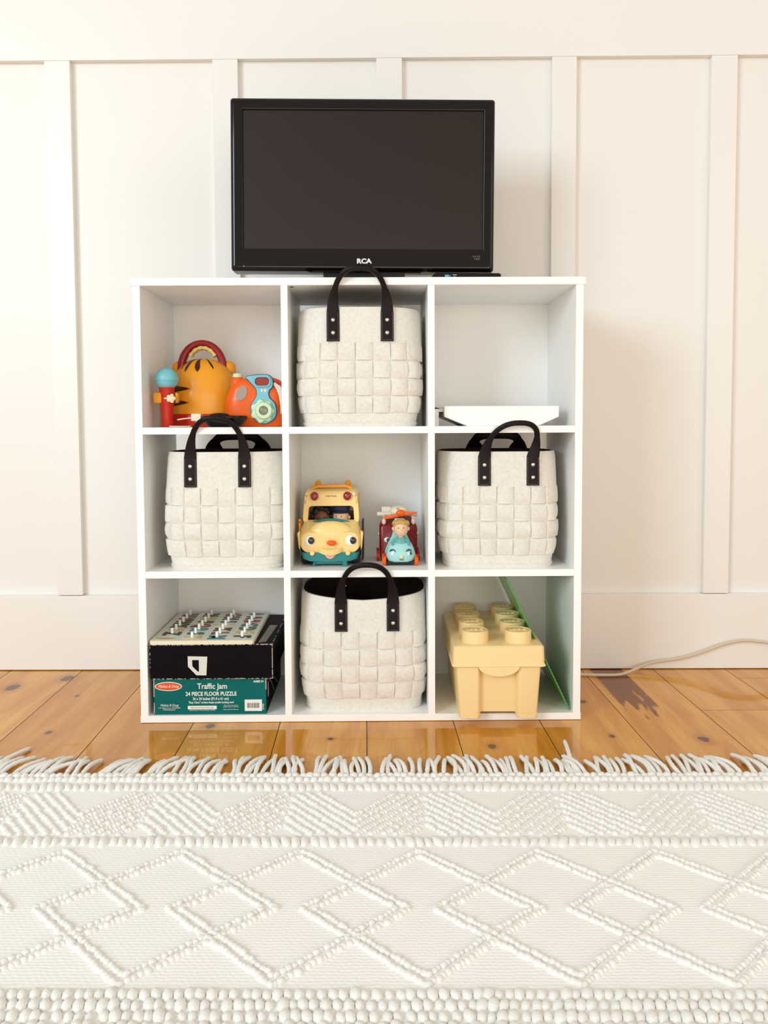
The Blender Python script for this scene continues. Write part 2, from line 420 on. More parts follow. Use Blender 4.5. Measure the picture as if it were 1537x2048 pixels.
        if side == 0:
            for xx in (a, c):
                st = MB()
                for e in (-.0108, .0108):
                    for q in range(18):
                        z = zb+.003+q*.0031
                        st.box(xx+e-.0003, xx+e+.0003, fy(xx, z)-.0024, fy(xx, z)-.0019, z, z+.0016)
                for q in range(6):
                    st.box(xx-.009+q*.0032, xx-.0074+q*.0032, fy(xx, zb)-.0024, fy(xx, zb)-.0019, zb+.0022, zb+.0028)
                st.build('stitching', STITCH, hd)
    return t
basket('felt_basket', 'cream woven felt basket directly below the television', (.4575, .140, Z2), .256, .262, .243, peak=.317, parity=0, hw=.05, straps=(-.0525, .0575), backpeak=.262, seed=1, lean=-.026)
basket('felt_basket', 'cream woven felt basket in the middle row, below the orange toy camera', (.1735, .140, Z1), .254, .258, .245, peak=.315, parity=1, straps=(-.064, .0475), backpeak=.276, backw=1.9, seed=2, hw=-.02, lean=-.022)
basket('felt_basket', 'cream woven felt basket below the flat white case, front handle slumped to the right', (.7530, .141, Z1), .247, .256, .243, rz=radians(-2.5), peak=.302, parity=0, straps=(-.033, .067), backpeak=.276, backw=1.9, seed=3, skew=.020, hw=.16, lean=-.022)
basket('felt_basket', 'cream woven felt basket in the bottom row, dark lining showing inside', (.4625, .148, T), .266, .272, .245, peak=.317, parity=1, hw=.04, straps=(-.046, .062), backpeak=.268, seed=4, droop=.008, lean=-.03)

# ------------------------------------------------------------------ television
tv = thing('television', 'black glossy flat-screen television standing on top of the white cube shelf', 'television', (.466, .10, SHH))
tvr = radians(.45)
TM = Matrix.Translation((0, 0, .205)) @ Matrix.Rotation(tvr, 4, 'Y') @ Matrix.Translation((0, 0, -.205))
b = MB(); w2 = .2768; z0, z1 = .0255, .382
sx0, sx1, sz0, sz1 = -.2505, .253, .0715, .357
O1 = rrect(-w2, w2, z0, z1, .006); I0 = rrect(-w2+.009, w2-.009, z0+.009, z1-.010, .005); I1 = rrect(sx0, sx1, sz0, sz1, .001)
b.frame(I0, rrect(sx0-.0025, sx1+.0025, sz0-.0025, sz1+.0025, .001), -.028, -.02)
n = len(O1)
def mixp(f): return [(a_[0]*(1-f)+c_[0]*f, a_[1]*(1-f)+c_[1]*f) for a_, c_ in zip(I0, O1)]
b.loft([[(x, -.019-.009*cos(f*pi/2), z) for x, z in mixp(sin(f*pi/2))] for f in [i/8 for i in range(9)]]+[[(x, .02, z) for x, z in O1]], cap=False)
I9 = rrect(sx0-.0025, sx1+.0025, sz0-.0025, sz1+.0025, .001)
def mixq(f): return [(a_[0]*(1-f)+c_[0]*f, a_[1]*(1-f)+c_[1]*f) for a_, c_ in zip(I9, I1)]
b.loft([[(x, -.0255-.0025*cos(f*pi/2), z) for x, z in mixq(sin(f*pi/2))] for f in [i/6 for i in range(7)]]+[[(x, -.020, z) for x, z in I1]], cap=False)
b.loft([[(x, -.020, z) for x, z in I1], [(x, -.0205, z) for x, z in I1]], cap=False)
b.xf(TM); b.build('bezel', BLACK_GLOSS, tv, sharp=30)
MB().box(sx0-.002, sx1+.002, -.0235, -.019, sz0-.002, sz1+.002).xf(TM).build('screen', SCREEN, tv)
b = MB(); b.loft([[(x, .0195, z) for x, z in rrect(-w2+.002, w2-.002, z0+.002, z1-.002, .01)], [(x, .032, z) for x, z in rrect(-w2+.03, w2-.03, z0+.02, z1-.03, .01)], [(x, .055, z) for x, z in rrect(-.17, .17, .07, .30, .01)]])
b.xf(TM); b.build('rear_housing', BLACK_SOFT, tv)
MB().box(-.085, .088, -.012, .03, .0035, .034).build('stand_neck', BLACK_SOFT, tv, bevel=.002)
MB().prism(rrect(-.124, .128, 0, .0032, .0014, 3), -.080, .09).build('stand_base', BLACK_SOFT, tv)
b = MB()
for x in range(40): b.box(-.105+x*.0035, -.1035+x*.0035, -.0275, -.021, z0-.0012, z0+.0008)
b.xf(TM); b.build('vent_grille', BLACK_SOFT, tv)
lo = text('RCA', .0135, -.0135, -.0285, .0415, 'logo', SILK, tv, sx=1.15, bold=.0006)
text('Full HD\n  1080P', .0052, .2300, -.0285, .053, 'lettering', GREYPRINT, tv)
text('n', .0060, -.252, -.0285, .035, 'lettering', GREYPRINT, tv, bold=.0003)
for q in (-.1, 0, .1): pass
sb = thing('set_top_box', 'small black set-top box with teal display lights, beside television stand', 'set-top box', (.676, .075, SHH))
b = MB(); b.loft([[(x, -.055, z) for x, z in ((-.072,.0), (.073,.0), (.073,.0085), (.070,.011), (-.060,.0125), (-.065,.0095))], [(x, .055, z) for x, z in ((-.072,.0), (.073,.0), (.073,.0085), (.070,.011), (-.060,.0125), (-.065,.0095))]])
b.build('case', BLACK_GLOSS, sb, bevel=.0006)
MB().box(-.042, -.034, -.0556, -.054, .003, .008).build('display', mat('teal display', (70, 170, 190), .3), sb)
MB().box(-.0335, -.030, -.0556, -.054, .0035, .0075).build('display', mat('dim display', (60, 100, 130), .3), sb)
b = MB(); b.box(-.026, -.018, -.0556, -.054, .0072, .0080); b.box(-.0235, -.0215, -.0556, -.054, .0025, .0045); b.build('marking', SILK, sb)

# ------------------------------------------------------------------ top left cube toys
ORANGE_Y = mat('amber plastic', (240, 160, 38), .32, coat=.15, spec=.3)
RED = mat('red plastic', (196, 38, 22), .35, coat=.15, spec=.3)
DRED = mat('dark red plastic', (150, 20, 24), .35, coat=.15, spec=.3)
STRIPE = mat('dark brown stripe', (74, 26, 18), .35, coat=.15, spec=.3)
ORANGE = mat('orange plastic', (240, 98, 20), .28, coat=.15, spec=.3)
SKY = mat('sky blue plastic', (120, 192, 205), .4)
MINT = mat('mint plastic', (205, 228, 190), .4)
CREAM = mat('cream plastic', (244, 222, 178), .4)
IVORY = mat('ivory plastic', (236, 224, 196), .45)
kt = thing('sing_along_player', 'amber striped toy music player with red carry handle', 'toy', (.111, .155, Z2))
# domed body, superelliptic plan
def dome(x, z, rz=.0): pass
rx, ry = .0715, .055
prof_k = [(0.0, .965), (.004, .985), (.026, 1.0)]
base = MB(); base.loft([[(rx*1.03*k*math.copysign(abs(cos(a))**.8, cos(a)), ry*1.03*k*math.copysign(abs(sin(a))**.8, sin(a)), z) for a in [2*pi*j/40 for j in range(40)]] for z, k in ((0, .96), (.003, 1), (.027, 1), (.0285, .985))])
base.build('base_band', RED, kt)
def bodyp(a, z):
    q = max(0.0, (z-.026)/.125); k = (1-q**3.2)**(1/2.4) if q < 1 else 0
    k *= 1+.045*sin(q*pi)
    return (rx*k*math.copysign(abs(cos(a))**.85, cos(a)), ry*k*math.copysign(abs(sin(a))**.85, sin(a)), z)
zz = [.026+.125*(1-(1-i/22)**1.6) for i in range(22)]+[.1509]
b = MB(); b.loft([[bodyp(2*pi*j/48, z) for j in range(48)] for z in zz]); b.build('body', ORANGE_Y, kt, sharp=60)
def patch(name, m, parent, fn, outline, lift=.0007, inner=7):
    # tapered stripe that follows a surface: outline gives (u0,u1) half widths along v
    g = MB(); vs = []; fs = []; nu = 5
    for i, (v, lo_, hi_) in enumerate(outline):
        for j in range(nu): vs.append(fn(lo_+(hi_-lo_)*j/(nu-1), v, lift))
    k = len(outline)
    for i in range(k-1):
        for j in range(nu-1): fs.append((i*nu+j, i*nu+j+1, (i+1)*nu+j+1, (i+1)*nu+j))
    g.add(vs, fs); o = g.build(name, m, parent); so = o.modifiers.new('thick', 'SOLIDIFY'); so.thickness = .0005; so.offset = 0; return o
def surf(z, a, lift):
    p = Vector(bodyp(a, z)); n = Vector((p.x/rx**2, p.y/ry**2, max(0, (z-.07))*14)).normalized(); return tuple(p+n*lift)
for zc, a0, a1 in ((.083, 185, 258), (.053, 185, 256)):
    ol = []
    for i in range(13):
        f = i/12; a = radians(a0+(a1-a0)*f); hw_ = .0085*(1-f**3)**.6*(.75+.25*cos(f*2)); ol.append((a, zc-hw_, zc+hw_))
    patch('stripe', STRIPE, kt, lambda u, v, l: surf(u, v, l), ol)
for a0, wd in ((236, .07), (262, .085), (292, .05), (215, .05)):
    ol = []
    for i in range(11):
        f = i/10; z = .1495-.030*f*(1 if wd > .06 else .8); hw_ = wd*(1-f**2.5)*(.5+f*.9)*.9+.001; ol.append((z, radians(a0+f*5)-hw_*1.5, radians(a0+f*5)+hw_*1.5))
    patch('stripe', STRIPE, kt, lambda u, v, l: surf(v, u, l), ol)
hnd = MB(); pts = []; rad = []
for i in range(25):
    th = pi*(i/24); pts.append((-.004-.047*cos(th), .006, .122+.064*sin(th)**.9)); rad.append((.0085-.002*sin(th)**4, .0105))
hnd.tube(pts, rad, 14, up=(1, 0, 0)); hd = hnd.build('carry_handle', DRED, kt)
hnd = MB(); pts = [(-.002-.034*cos(pi*t), .0045, .127+.048*sin(pi*t)**.9) for t in [0.2+.6*i/16 for i in range(17)]]
hnd.tube(pts, [(.0045+.001*sin(i*2.1), .0105) for i in range(17)], 12, up=(1, 0, 0)); hnd.build('finger_grip', mat('pale yellow rubber', (224, 196, 110), .5), hd)
for sx_ in (-1, 1):
    b = MB(); b.ball((sx_*.054-.002, .012, .128), (.017, .013, .019), 20, 12, e=.85); b.build('handle_mount', ORANGE_Y, kt)
# microphone
mi = thing('toy_microphone', 'red toy microphone with sky blue ball head, standing upright', 'microphone', (.051, .062, Z2))
MB().lathe([(.0001, .0), (.0105, .0), (.0118, .003), (.0125, .02), (.0155, .076), (.0165, .084), (.0001, .084)], (0, 0, 0), 26).build('grip', RED, mi)
b = MB(); b.ball((0, 0, .1015), (.0248, .0248, .0235), 30, 18); b.build('ball_head', SKY, mi)
b = MB(); b.lathe([(.0247, -.0012), (.0256, -.0006), (.0256, .0006), (.0247, .0012)], (0, 0, .098), 36, cap=False); b.build('seam_ring', SKY, mi)
b = MB(); b.tube([(-.0245, -.006, .062), (-.0245, .012, .062), (-.012, .021, .062), (.012, .021, .062), (.0215, .012, .062), (.0215, -.006, .062)], [(.0105, .0025)]*6, 12, up=(0, 0, 1)); b.build('holder_clip', ORANGE_Y, mi)
b = MB(); b.ball((-.0165, -.006, .062), (.009, .006, .0115), 14, 8, e=.4, e2=.4); b.build('holder_clip', ORANGE_Y, mi)
b = MB(); b.ball((.0125, -.0165, .0605), (.0062, .0035, .0062), 16, 10)
for a in range(5): b.ball((.0125+.0058*cos(a*1.257), -.0155, .0605+.0058*sin(a*1.257)), (.0042, .003, .0042), 12, 8)
b.ball((.003, -.0155, .0605), (.006, .0025, .002), 12, 8); b.build('flower_button', CREAM, mi)
b = MB(); b.tube([(.0, -.004, .003), (.008, -.010, .0022), (.016, -.012, .0020), (.03, -.012, .0020), (.05, -.004, .0020)], .0012, 8); b.build('cord', IVORY, mi)
# black puck with white plug
pk = thing('flip_top_case', 'glossy black low round case in front of the amber music player', 'case', (.177, .030, Z2))
b = MB(); b.lathe([(.0001, 0), (.030, 0), (.037, .004), (.047, .018), (.0478, .022), (.046, .0235), (.0001, .0245)], (0, 0, 0), 44)
for v in b.v: v.y *= .62
b.build('shell', BLACK_GLOSS, pk, sharp=50)
b = MB(); b.ball((-.010, 0, .0235), (.022, .016, .0062), 24, 10); b.build('cap', BLACK_SOFT, pk)
pl = thing('charger_plug', 'small cream plug with thin lead, beside the black round case', 'plug', (.121, .030, Z2))
b = MB(); b.box(-.0115, .0085, -.0065, .0065, .013, .028); b.build('plug_body', IVORY, pl, bevel=.0012)
b = MB(); b.tube([(-.0115, 0, .019), (-.022, -.001, .0185), (-.033, -.003, .0170), (-.0405, -.004, .0155)], .0012, 8); b.tube([(-.002, 0, .0135), (-.004, 0, .006), (-.008, 0, .0015), (.004, .002, .0015)], .0012, 8); b.build('lead', IVORY, pl)
# camera toy
ct = thing('toy_camera', 'bright orange toy camera with sky blue faceplate and mint lens', 'toy camera', (.237, .082, Z2))
b = MB(); rg = []
for z, x0, x1, k in ((0, -.052, .055, .90), (.003, -.058, .0585, 1), (.03, -.0655, .061, 1), (.055, -.066, .061, 1), (.078, -.058, .060, .98), (.092, -.048, .057, .92), (.100, -.035, .050, .8), (.104, -.02, .038, .6)):
    cx_, hx = (x0+x1)/2, (x1-x0)/2
    rg.append([(cx_+hx*math.copysign(abs(cos(a))**.7, cos(a)), .026*k*math.copysign(abs(sin(a))**.7, sin(a)), z) for a in [2*pi*j/36 for j in range(36)]])
b.loft(rg); b.build('body', ORANGE, ct, sharp=60)
b = MB(); b.lathe([(.014, .085), (.0125, .104), (.0115, .1055)], (-.040, 0, 0), 24); b.build('shutter_neck', ORANGE, ct)
b = MB(); b.lathe([(.0102, .105), (.0102, .112), (.0088, .1135), (.0001, .1138)], (-.040, 0, 0), 24); b.build('shutter_button', MINT, ct)
b = MB(); b.prism([(-.040+.0115*cos(a)*1.0+.0035*sin(a), .071+.0155*sin(a)) for a in [2*pi*i/26 for i in range(26)]], -.0268, -.024)
for v in b.v: v.x += .012
b.build('speaker_patch', mat('grey speaker mesh', (176, 160, 148), .8, bump=1.0, bscale=900), ct)
# faceplate outline: loop handle above, round lens seat below
def plate(off):
    P = []
    pts_ = [(-.018, .104), (-.010, .107), (.008, .109), (.026, .109), (.035, .104), (.0385, .093), (.0365, .083), (.031, .077), (.029, .069), (.032, .060), (.041, .050), (.045, .036), (.043, .022), (.034, .012), (.022, .007), (.009, .009), (-.002, .018), (-.008, .032), (-.007, .047), (.001, .059), (.0045, .069), (.003, .079), (-.003, .087), (-.012, .097)]
    q_ = []; m_ = len(pts_)
    for i in range(m_):
        p0, p1, p2, p3 = (Vector(pts_[(i+k) % m_]) for k in (-1, 0, 1, 2))
        for t_ in (0, .25, .5, .75): q_.append(tuple(.5*((2*p1)+(p2-p0)*t_+(2*p0-5*p1+4*p2-p3)*t_*t_+(3*p1-p0-3*p2+p3)*t_**3)))
    pts_ = q_
    c = Vector((sum(p[0] for p in pts_)/len(pts_), sum(p[1] for p in pts_)/len(pts_)))
    n_ = len(pts_)
    for i, p in enumerate(pts_):
        a_ = Vector(pts_[i-1]); c_ = Vector(pts_[(i+1) % n_]); t_ = (c_-a_).normalized(); P.append((p[0]+t_.y*-off*-1*-1, p[1]+t_.x*off)) if False else P.append((p[0]-t_.y*off, p[1]+t_.x*off))
    return P
b = MB(); b.prism(plate(.0012), -.0272, -.020); b.build('faceplate_edge', mat('navy outline', (52, 60, 84), .5), ct)
b = MB(); b.prism(plate(-.0002), -.0315, -.022); b.build('faceplate', SKY, ct, bevel=.0015)
b = MB(); b.prism(rrect(.0015, .0315, .0865, .1035, .008), -.0322, -.028); b.build('viewfinder', DRED, ct, bevel=.0008)
b = MB(); rr = rrect(-.0025, .0345, .083, .107, .010); r2 = rrect(.0015, .0315, .0865, .1035, .008); b.frame(rr, r2, -.0355, -.031); b.build('viewfinder_rim', SKY, ct, bevel=.0012)
b = MB(); n8 = 56; fl_ = lambda R_, am: [(.0165+(R_+am*cos(7*2*pi*i/n8))*cos(2*pi*i/n8), .033+(R_+am*cos(7*2*pi*i/n8))*sin(2*pi*i/n8)) for i in range(n8)]
b.loft([[(x, y, z) for x, z in fl_(r_, a_)] for r_, a_, y in ((.0215, .0022, -.030), (.0235, .0024, -.034), (.0222, .0022, -.0375), (.016, .001, -.039))]); b.build('lens_flower', MINT, ct)
b = MB(); b.lathe([(.0175, -.038), (.0185, -.041), (.0165, -.0465), (.0125, -.0475), (.0098, -.0465), (.0092, -.043)], (.0205, 0, .034), 32, axis='y', cap=False); b.build('lens_ring', MINT, ct)
b = MB(); b.ball((.0205, -.0425, .034), (.0096, .002, .0096), 24, 10); b.build('lens', mat('grey lens', (132, 128, 112), .25), ct)
b = MB(); b.prism(rrect(.0135, .0245, .0735, .0795, .002, 3), -.0322, -.031); bd = b.build('badge', SILK, ct)
text('little\ntikes', .0028, .019, -.0323, .0772, 'lettering', BLACK_SOFT, bd, align='CENTER')
b = MB(); b.tube([(.040, -.024, .092), (.050, -.024, .082), (.055, -.0235, .066), (.0565, -.023, .045), (.054, -.023, .027)], [(.003, .002), (.006, .002), (.0055, .002), (.004, .002), (.001, .001)], 10, up=(1, 0, 0)); b.build('side_panel', mat('pale grey plastic', (222, 212, 200), .4), ct)
b = MB(); b.tube([(.041, -.022, .098), (.052, -.021, .092), (.0575, -.020, .078)], [(.005, .003)]*3, 10, up=(0, 1, 0)); b.build('side_trim', RED, ct)

# ------------------------------------------------------------------ white case in the top right cube
wc = thing('white_case', 'flat white case with slanted lower corners lying in the top right cube', 'case', (.7535, .035, Z2))
PLASTIC_W = mat('white plastic case', (246, 245, 242), .4)
b = MB(); sec = [(-.072, .0), (.077, .0), (.1195, .0185), (.1195, .0412), (-.1195, .0418), (-.1195, .0195)]
b.loft([[(x, 0, z) for x, z in sec], [(x, .19, z) for x, z in sec]]); b.build('tray', PLASTIC_W, wc, bevel=.001)
b = MB(); b.loft([[(x, y, z) for x, z in ((-.0725, .0005), (-.069, .0005), (-.123, .0235), (-.126, .0235))] for y in (.004, .19)]); b.build('hinged_flap', mat('grey flap underside', (120, 110, 100), .6), wc)
b = MB(); b.box(-.1395, -.129, .03, .06, .036, .0385); b.box(-.136, -.1335, .04, .05, .0385, .040); b.build('latch', BLACK_SOFT, wc)
b = MB(); b.box(-.1385, -.1300, .02, .16, .0005, .036); b.build('end_panel', PLASTIC_W, wc)
b = MB(); b.box(-.1385, -.1200, .03, .16, .030, .0355); b.build('hinge', PLASTIC_W, wc)

# ------------------------------------------------------------------ toy bus
YEL = mat('pale yellow plastic', (248, 214, 140), .3, coat=.15, spec=.3)
TEAL = mat('teal plastic', (30, 128, 128), .3, coat=.15, spec=.3)
MAROON = mat('maroon plastic', (98, 24, 24), .5)
SKIN = mat('light vinyl skin', (240, 196, 160), .5)
SKIN_D = mat('brown vinyl skin', (120, 66, 44), .5)
HAIR_D = mat('black vinyl hair', (22, 16, 22), .5)
EYEW = mat('white eye', (244, 244, 240), .2, coat=.5)
EYEB = mat('black eye', (12, 10, 14), .12, coat=1)
RUBBER = mat('black rubber', (26, 18, 24), .6)
bx = .3925
bus = thing('toy_bus', 'pale yellow toy bus with big eyes, orange nose and teal bumper', 'toy bus', (bx, .05, Z1))
def rbx(mb, c, r, e=.35, e2=.35, seg=32, rg=18): return mb.ball(c, r, seg, rg, e, e2)
def sect(x0, x1, z0, z1, y, r, k=5): return [(x, y, z) for x, z in rrect(x0, x1, z0, z1, r, k)]
# hood: swells forward, cheeks over the wheels
b = MB()
b.loft([sect(-.044, .044, .036, .058, .004, .010), sect(-.060, .060, .030, .072, .000+.004, .014), sect(-.064, .064, .029, .076, .012, .018), sect(-.0665, .0665, .029, .083, .026, .022), sect(-.066, .066, .028, .091, .042, .022), sect(-.063, .063, .028, .094, .052, .016)])
b.build('hood', YEL, bus, sharp=60)
b = MB(); rbx(b, (0, .022, .064), (.050, .0195, .031), .9, .9); b.build('hood_bulge', YEL, bus)
# cab shell: two sides, roof, back, windshield frame
b = MB()
fo_ = rrect(-.0625, .0625, .080, .1515, .020); fi_ = rrect(-.0505, .0505, .0885, .1235, .007)
b.frame(fo_, fi_, .048, .058)
for v in b.v:
    k = (v.z-.08)/.07; v.x *= 1-.09*max(0, k)**1.5; v.y += .010*max(0, k)
b.build('windshield_frame', YEL, bus, bevel=.0015)
b = MB()
def wallp(x0_, x1_, ya, yb_, za, zb2):
    xo = lambda z: -.0055*max(0, (z-.03)/.116)
    for s_ in (-1, 1): b.loft([[(s_*(x0_+xo(za)), y, za), (s_*(x1_+xo(za)), y, za), (s_*(x1_+xo(zb2)), y, zb2), (s_*(x0_+xo(zb2)), y, zb2)] for y in (ya, yb_)])
wallp(.059, .063, .055, .185, .03, .088); wallp(.059, .063, .055, .185, .124, .146)
for ya in (.055, .098, .141, .179): wallp(.059, .063, ya, ya+.007, .088, .124)
b.box(-.060, .060, .180, .186, .03, .142)
b.build('side_walls', YEL, bus, bevel=.001)
b = MB(); b.loft([sect(-.0575*k, .0575*k, .139, z1_, y, .0075) for y, k, z1_ in ((.060, .98, .1530), (.064, 1.0, .1555), (.10, 1.0, .160), (.17, .99, .161), (.188, .96, .156))]); b.build('roof', YEL, bus, sharp=60)
b = MB(); b.tube([(-.045, .094, .1590), (-.03, .092, .1640), (.03, .092, .1650), (.045, .094, .1595)], [(.004, .006)]*4, 10); b.build('roof_rail', ORANGE_Y, bus)
for x in (-.0325, .035):
    b = MB(); b.ball((x, .125, .168), (.0068, .0068, .0075), 16, 10); b.build('roof_knob', ORANGE_Y, bus)
for x in (-.036, .0355):
    b = MB(); b.ball((x, .0535, .1455), (.0092, .008, .0098), 20, 12); b.build('warning_light', mat('red translucent lamp', (150, 12, 22), .12, coat=1), bus)
b = MB(); b.ball((.049, .06, .1485), (.0055, .005, .0060), 14, 8); b.build('mirror_knob', CREAM, bus)
text('Little People', .0048, 0, .0562, .1440, 'lettering', GREYPRINT, bus, align='CENTER')
b = MB(); pts = [(-.0505+.101*i/16, .047-.005*sin(pi*i/16), .0865+.0085*sin(pi*i/16)) for i in range(17)]
b.tube(pts, [(.0012+.0022*sin(pi*i/16)**.5, .004) for i in range(17)], 10, up=(0, 0, 1)); b.build('dashboard', TEAL, bus)
b = MB(); b.box(-.0585, .0585, .06, .18, .026, .032); b.box(-.045, .045, .095, .124, .03, .0405); b.box(-.052, .052, .118, .124, .03, .106); b.build('seat', MAROON, bus, bevel=.001)
for s_ in (-1, 1):
    b = MB(); b.box(s_*.0565-.001, s_*.0565+.001, .07, .178, .034, .086); 
    for v in b.v: v.x -= s_*.004*max(0, (v.z-.03)/.11)
    b.build('inner_panel', MAROON, bus)
# eyes
for x, px_ in ((-.0435, .0045), (.0435, .0065)):
    b = MB(); b.ball((x, .0135, .0575), (.0165, .010, .0175), 24, 14); b.build('eye_socket', YEL, bus)
    b = MB(); b.ball((x, .0065, .0545), (.0118, .007, .0124), 24, 14); ew = b.build('eyeball', EYEW, bus)
    b = MB(); b.ball((x+px_*.45, .0045, .0548), (.0088, .0048, .0092), 22, 12); b.build('iris', mat('pale blue iris', (150, 190, 210), .2, coat=.5), ew)
    b = MB(); b.ball((x+px_*.75, .0022, .0552), (.0074, .0046, .0078), 22, 12); b.build('pupil', EYEB, ew)
b = MB(); b.ball((.0035, -.001, .0505), (.0105, .006, .0056), 24, 12); b.build('nose', ORANGE, bus)
for k in range(3):
    b = MB(); pts = [(-.026+.052*i/14, -.0005-.006*sin(pi*i/14), .0375-.0028*k*1.35+.003-.0062*sin(pi*i/14)) for i in range(15)]
    b.tube(pts, [.0006+.0020*sin(pi*i/14)**.6 for i in range(15)], 10); b.build('lip', YEL, bus)
b = MB(); b.loft([[(x*k, y, z) for x, z in ((-.061, .030), (-.057, .016), (-.045, .0115), (-.018, .0112), (-.008, .0095), (.008, .0095), (.018, .0112), (.045, .0115), (.057, .016), (.061, .030))] for y, k in ((-.001, .93), (.004, 1.0), (.03, 1.02))]); b.build('bumper', TEAL, bus, bevel=.001)
b = MB(); b.prism([(-.014, .0285), (.015, .0285), (.006, .0185), (.0005, .0165), (-.006, .0185)], -.0042, .001); b.build('tongue', mat('pink plastic', (236, 170, 156), .4), bus, bevel=.0006)
for x in (-.0375, .038):
    b = MB(); b.lathe([(.0001, -.007), (.0042, -.0066), (.0052, -.005), (.0052, .006)], (x, -.001, .0295), 20, axis='y'); b.build('headlamp', YEL, bus)
b = MB(); b.box(-.036, .036, .006, .02, .0045, .012); b.box(-.036, -.032, .0, .01, .0, .010); b.box(.026, .036, .0, .01, .0, .0125); b.build('undercarriage', TEAL, bus, bevel=.0006)
for sx_ in (-1, 1):
    for y in (.040, .145):
        b = MB(); b.lathe([(.0001, -.0095), (.0215, -.0095), (.0245, -.006), (.0245, .006), (.0215, .0095), (.0001, .0095)], (sx_*.054, y, .0245), 30, axis='x')
        b.build('wheel', RUBBER, bus)
b = MB(); b.box(.0665, .0705, .04, .12, .008, .090); b.build('ramp_panel', RUBBER, bus, bevel=.001)
b = MB(); b.box(-.0705, -.0655, .05, .055, .05, .096); b.box(-.0705, -.064, .050, .06, .088, .0915); b.build('mirror_arm', ORANGE_Y, bus)
for s_ in (-1, 1):
    b = MB(); b.prism([(s_*.0645, .075), (s_*.0705, .070), (s_*.0675, .040), (s_*.0645, .032)][::s_], .014, .05); b.build('fender', YEL, bus, bevel=.001)

def figure(loc, s, skin, hair, cloth, label, look=0.0, kind='short', arms=False):
    t_ = thing('toy_figure', label, 'toy figure', loc, look)
    b = MB()
    prof = [(.0001, 0), (.0115, 0), (.0125, .004), (.0115, .014), (.0085, .021), (.0045, .0235), (.0048, .0250), (.0088, .0270), (.0118, .0320), (.0128, .0385), (.0118, .0450), (.0082, .0500), (.0035, .0520), (.0001, .0523)]
    b.lathe([(r*s, z*s) for r, z in prof], (0, 0, 0), 26)
    for sg in (-1, 1): b.ball((sg*.0128*s, .001*s, .0375*s), (.0028*s, .0022*s, .0036*s), 10, 8)
    b.ball((0, -.0125*s, .0365*s), (.0014*s, .0012*s, .0012*s), 8, 6)
    b.build('body', skin, t_, sharp=70)
    b = MB(); b.lathe([(r*s*1.04, z*s) for r, z in ((.0113, .0004), (.0125, .004), (.0116, .014), (.0088, .0208), (.0058, .0232))], (0, 0, 0), 26, cap=False)
    if arms:
        for sg in (-1, 1): b.tube([(sg*.008*s, 0, .019*s), (sg*.0135*s, -.004*s, .014*s), (sg*.013*s, -.012*s, .0095*s)], [.0038*s, .0036*s, .0030*s], 10)
    b.build('clothing', cloth, t_)
    b = MB()
    for sg in (-1, 1): b.ball((sg*.0042*s, -.0118*s, .0400*s), (.0009*s, .0008*s, .0013*s), 8, 6)
    b.build('eyes', EYEB, t_)
    if kind == 'short':
        b = MB(); b.ball((0, .0022*s, .0440*s), (.0140*s, .0134*s, .0108*s), 22, 14)
        for k in range(9):
            a = k/8*pi; b.ball((-.0112*cos(a)*s, -.0092*s*abs(sin(a))+.001*s, (.0468+.0022*abs(sin(a))+.0008*sin(a*5))*s), (.0044*s, .0042*s, .0040*s), 10, 8)
    elif kind == 'curly':
        b = MB(); b.ball((0, .003*s, .043*s), (.0138*s, .0125*s, .011*s), 20, 12)
        rr_ = random.Random(3)
        for k in range(26):
            a = rr_.uniform(0, 2*pi); e_ = rr_.uniform(.15, 1.3); b.ball((.0135*cos(a)*cos(e_)*s, (.003+.012*sin(a)*cos(e_))*s if sin(a) > -.4 else -.006*s, (.0445+.011*sin(e_))*s), .0042*s, 10, 7)
        for sg in (-1, 1): b.ball((sg*.0148*s, .002*s, .040*s), (.0052*s, .0052*s, .0065*s), 12, 8)
    else:
        b = MB(); b.lathe([(.0001, .0585), (.0118, .0580), (.0150, .0545), (.0142, .0490), (.0128, .0470), (.0128, .0445)], (0, .001, 0), 26); b.v = [Vector((v.x*s, v.y*s, v.z*s)) if True else v for v in b.v]
        b.ball((0, -.0115*s, .0462*s), (.0115*s, .0065*s, .0016*s), 18, 8)
    b.build('hat' if kind == 'cap' else 'hair', hair, t_)
    return t_
def loc(x, y, z): return (x, y, z)
figure((bx-.021, .128, Z1+.041), 1.43, SKIN_D, HAIR_D, mat('plum cloth', (110, 40, 60), .5), 'toy passenger figure with curly black hair, seated in the yellow bus', kind='curly')
figure((bx+.0205, .126, Z1+.045), 1.38, SKIN, mat('navy cap', (30, 40, 66), .45), mat('teal shirt', (60, 130, 140), .5), 'toy driver figure wearing a navy cap, seated in the yellow bus', kind='cap', look=radians(-14))

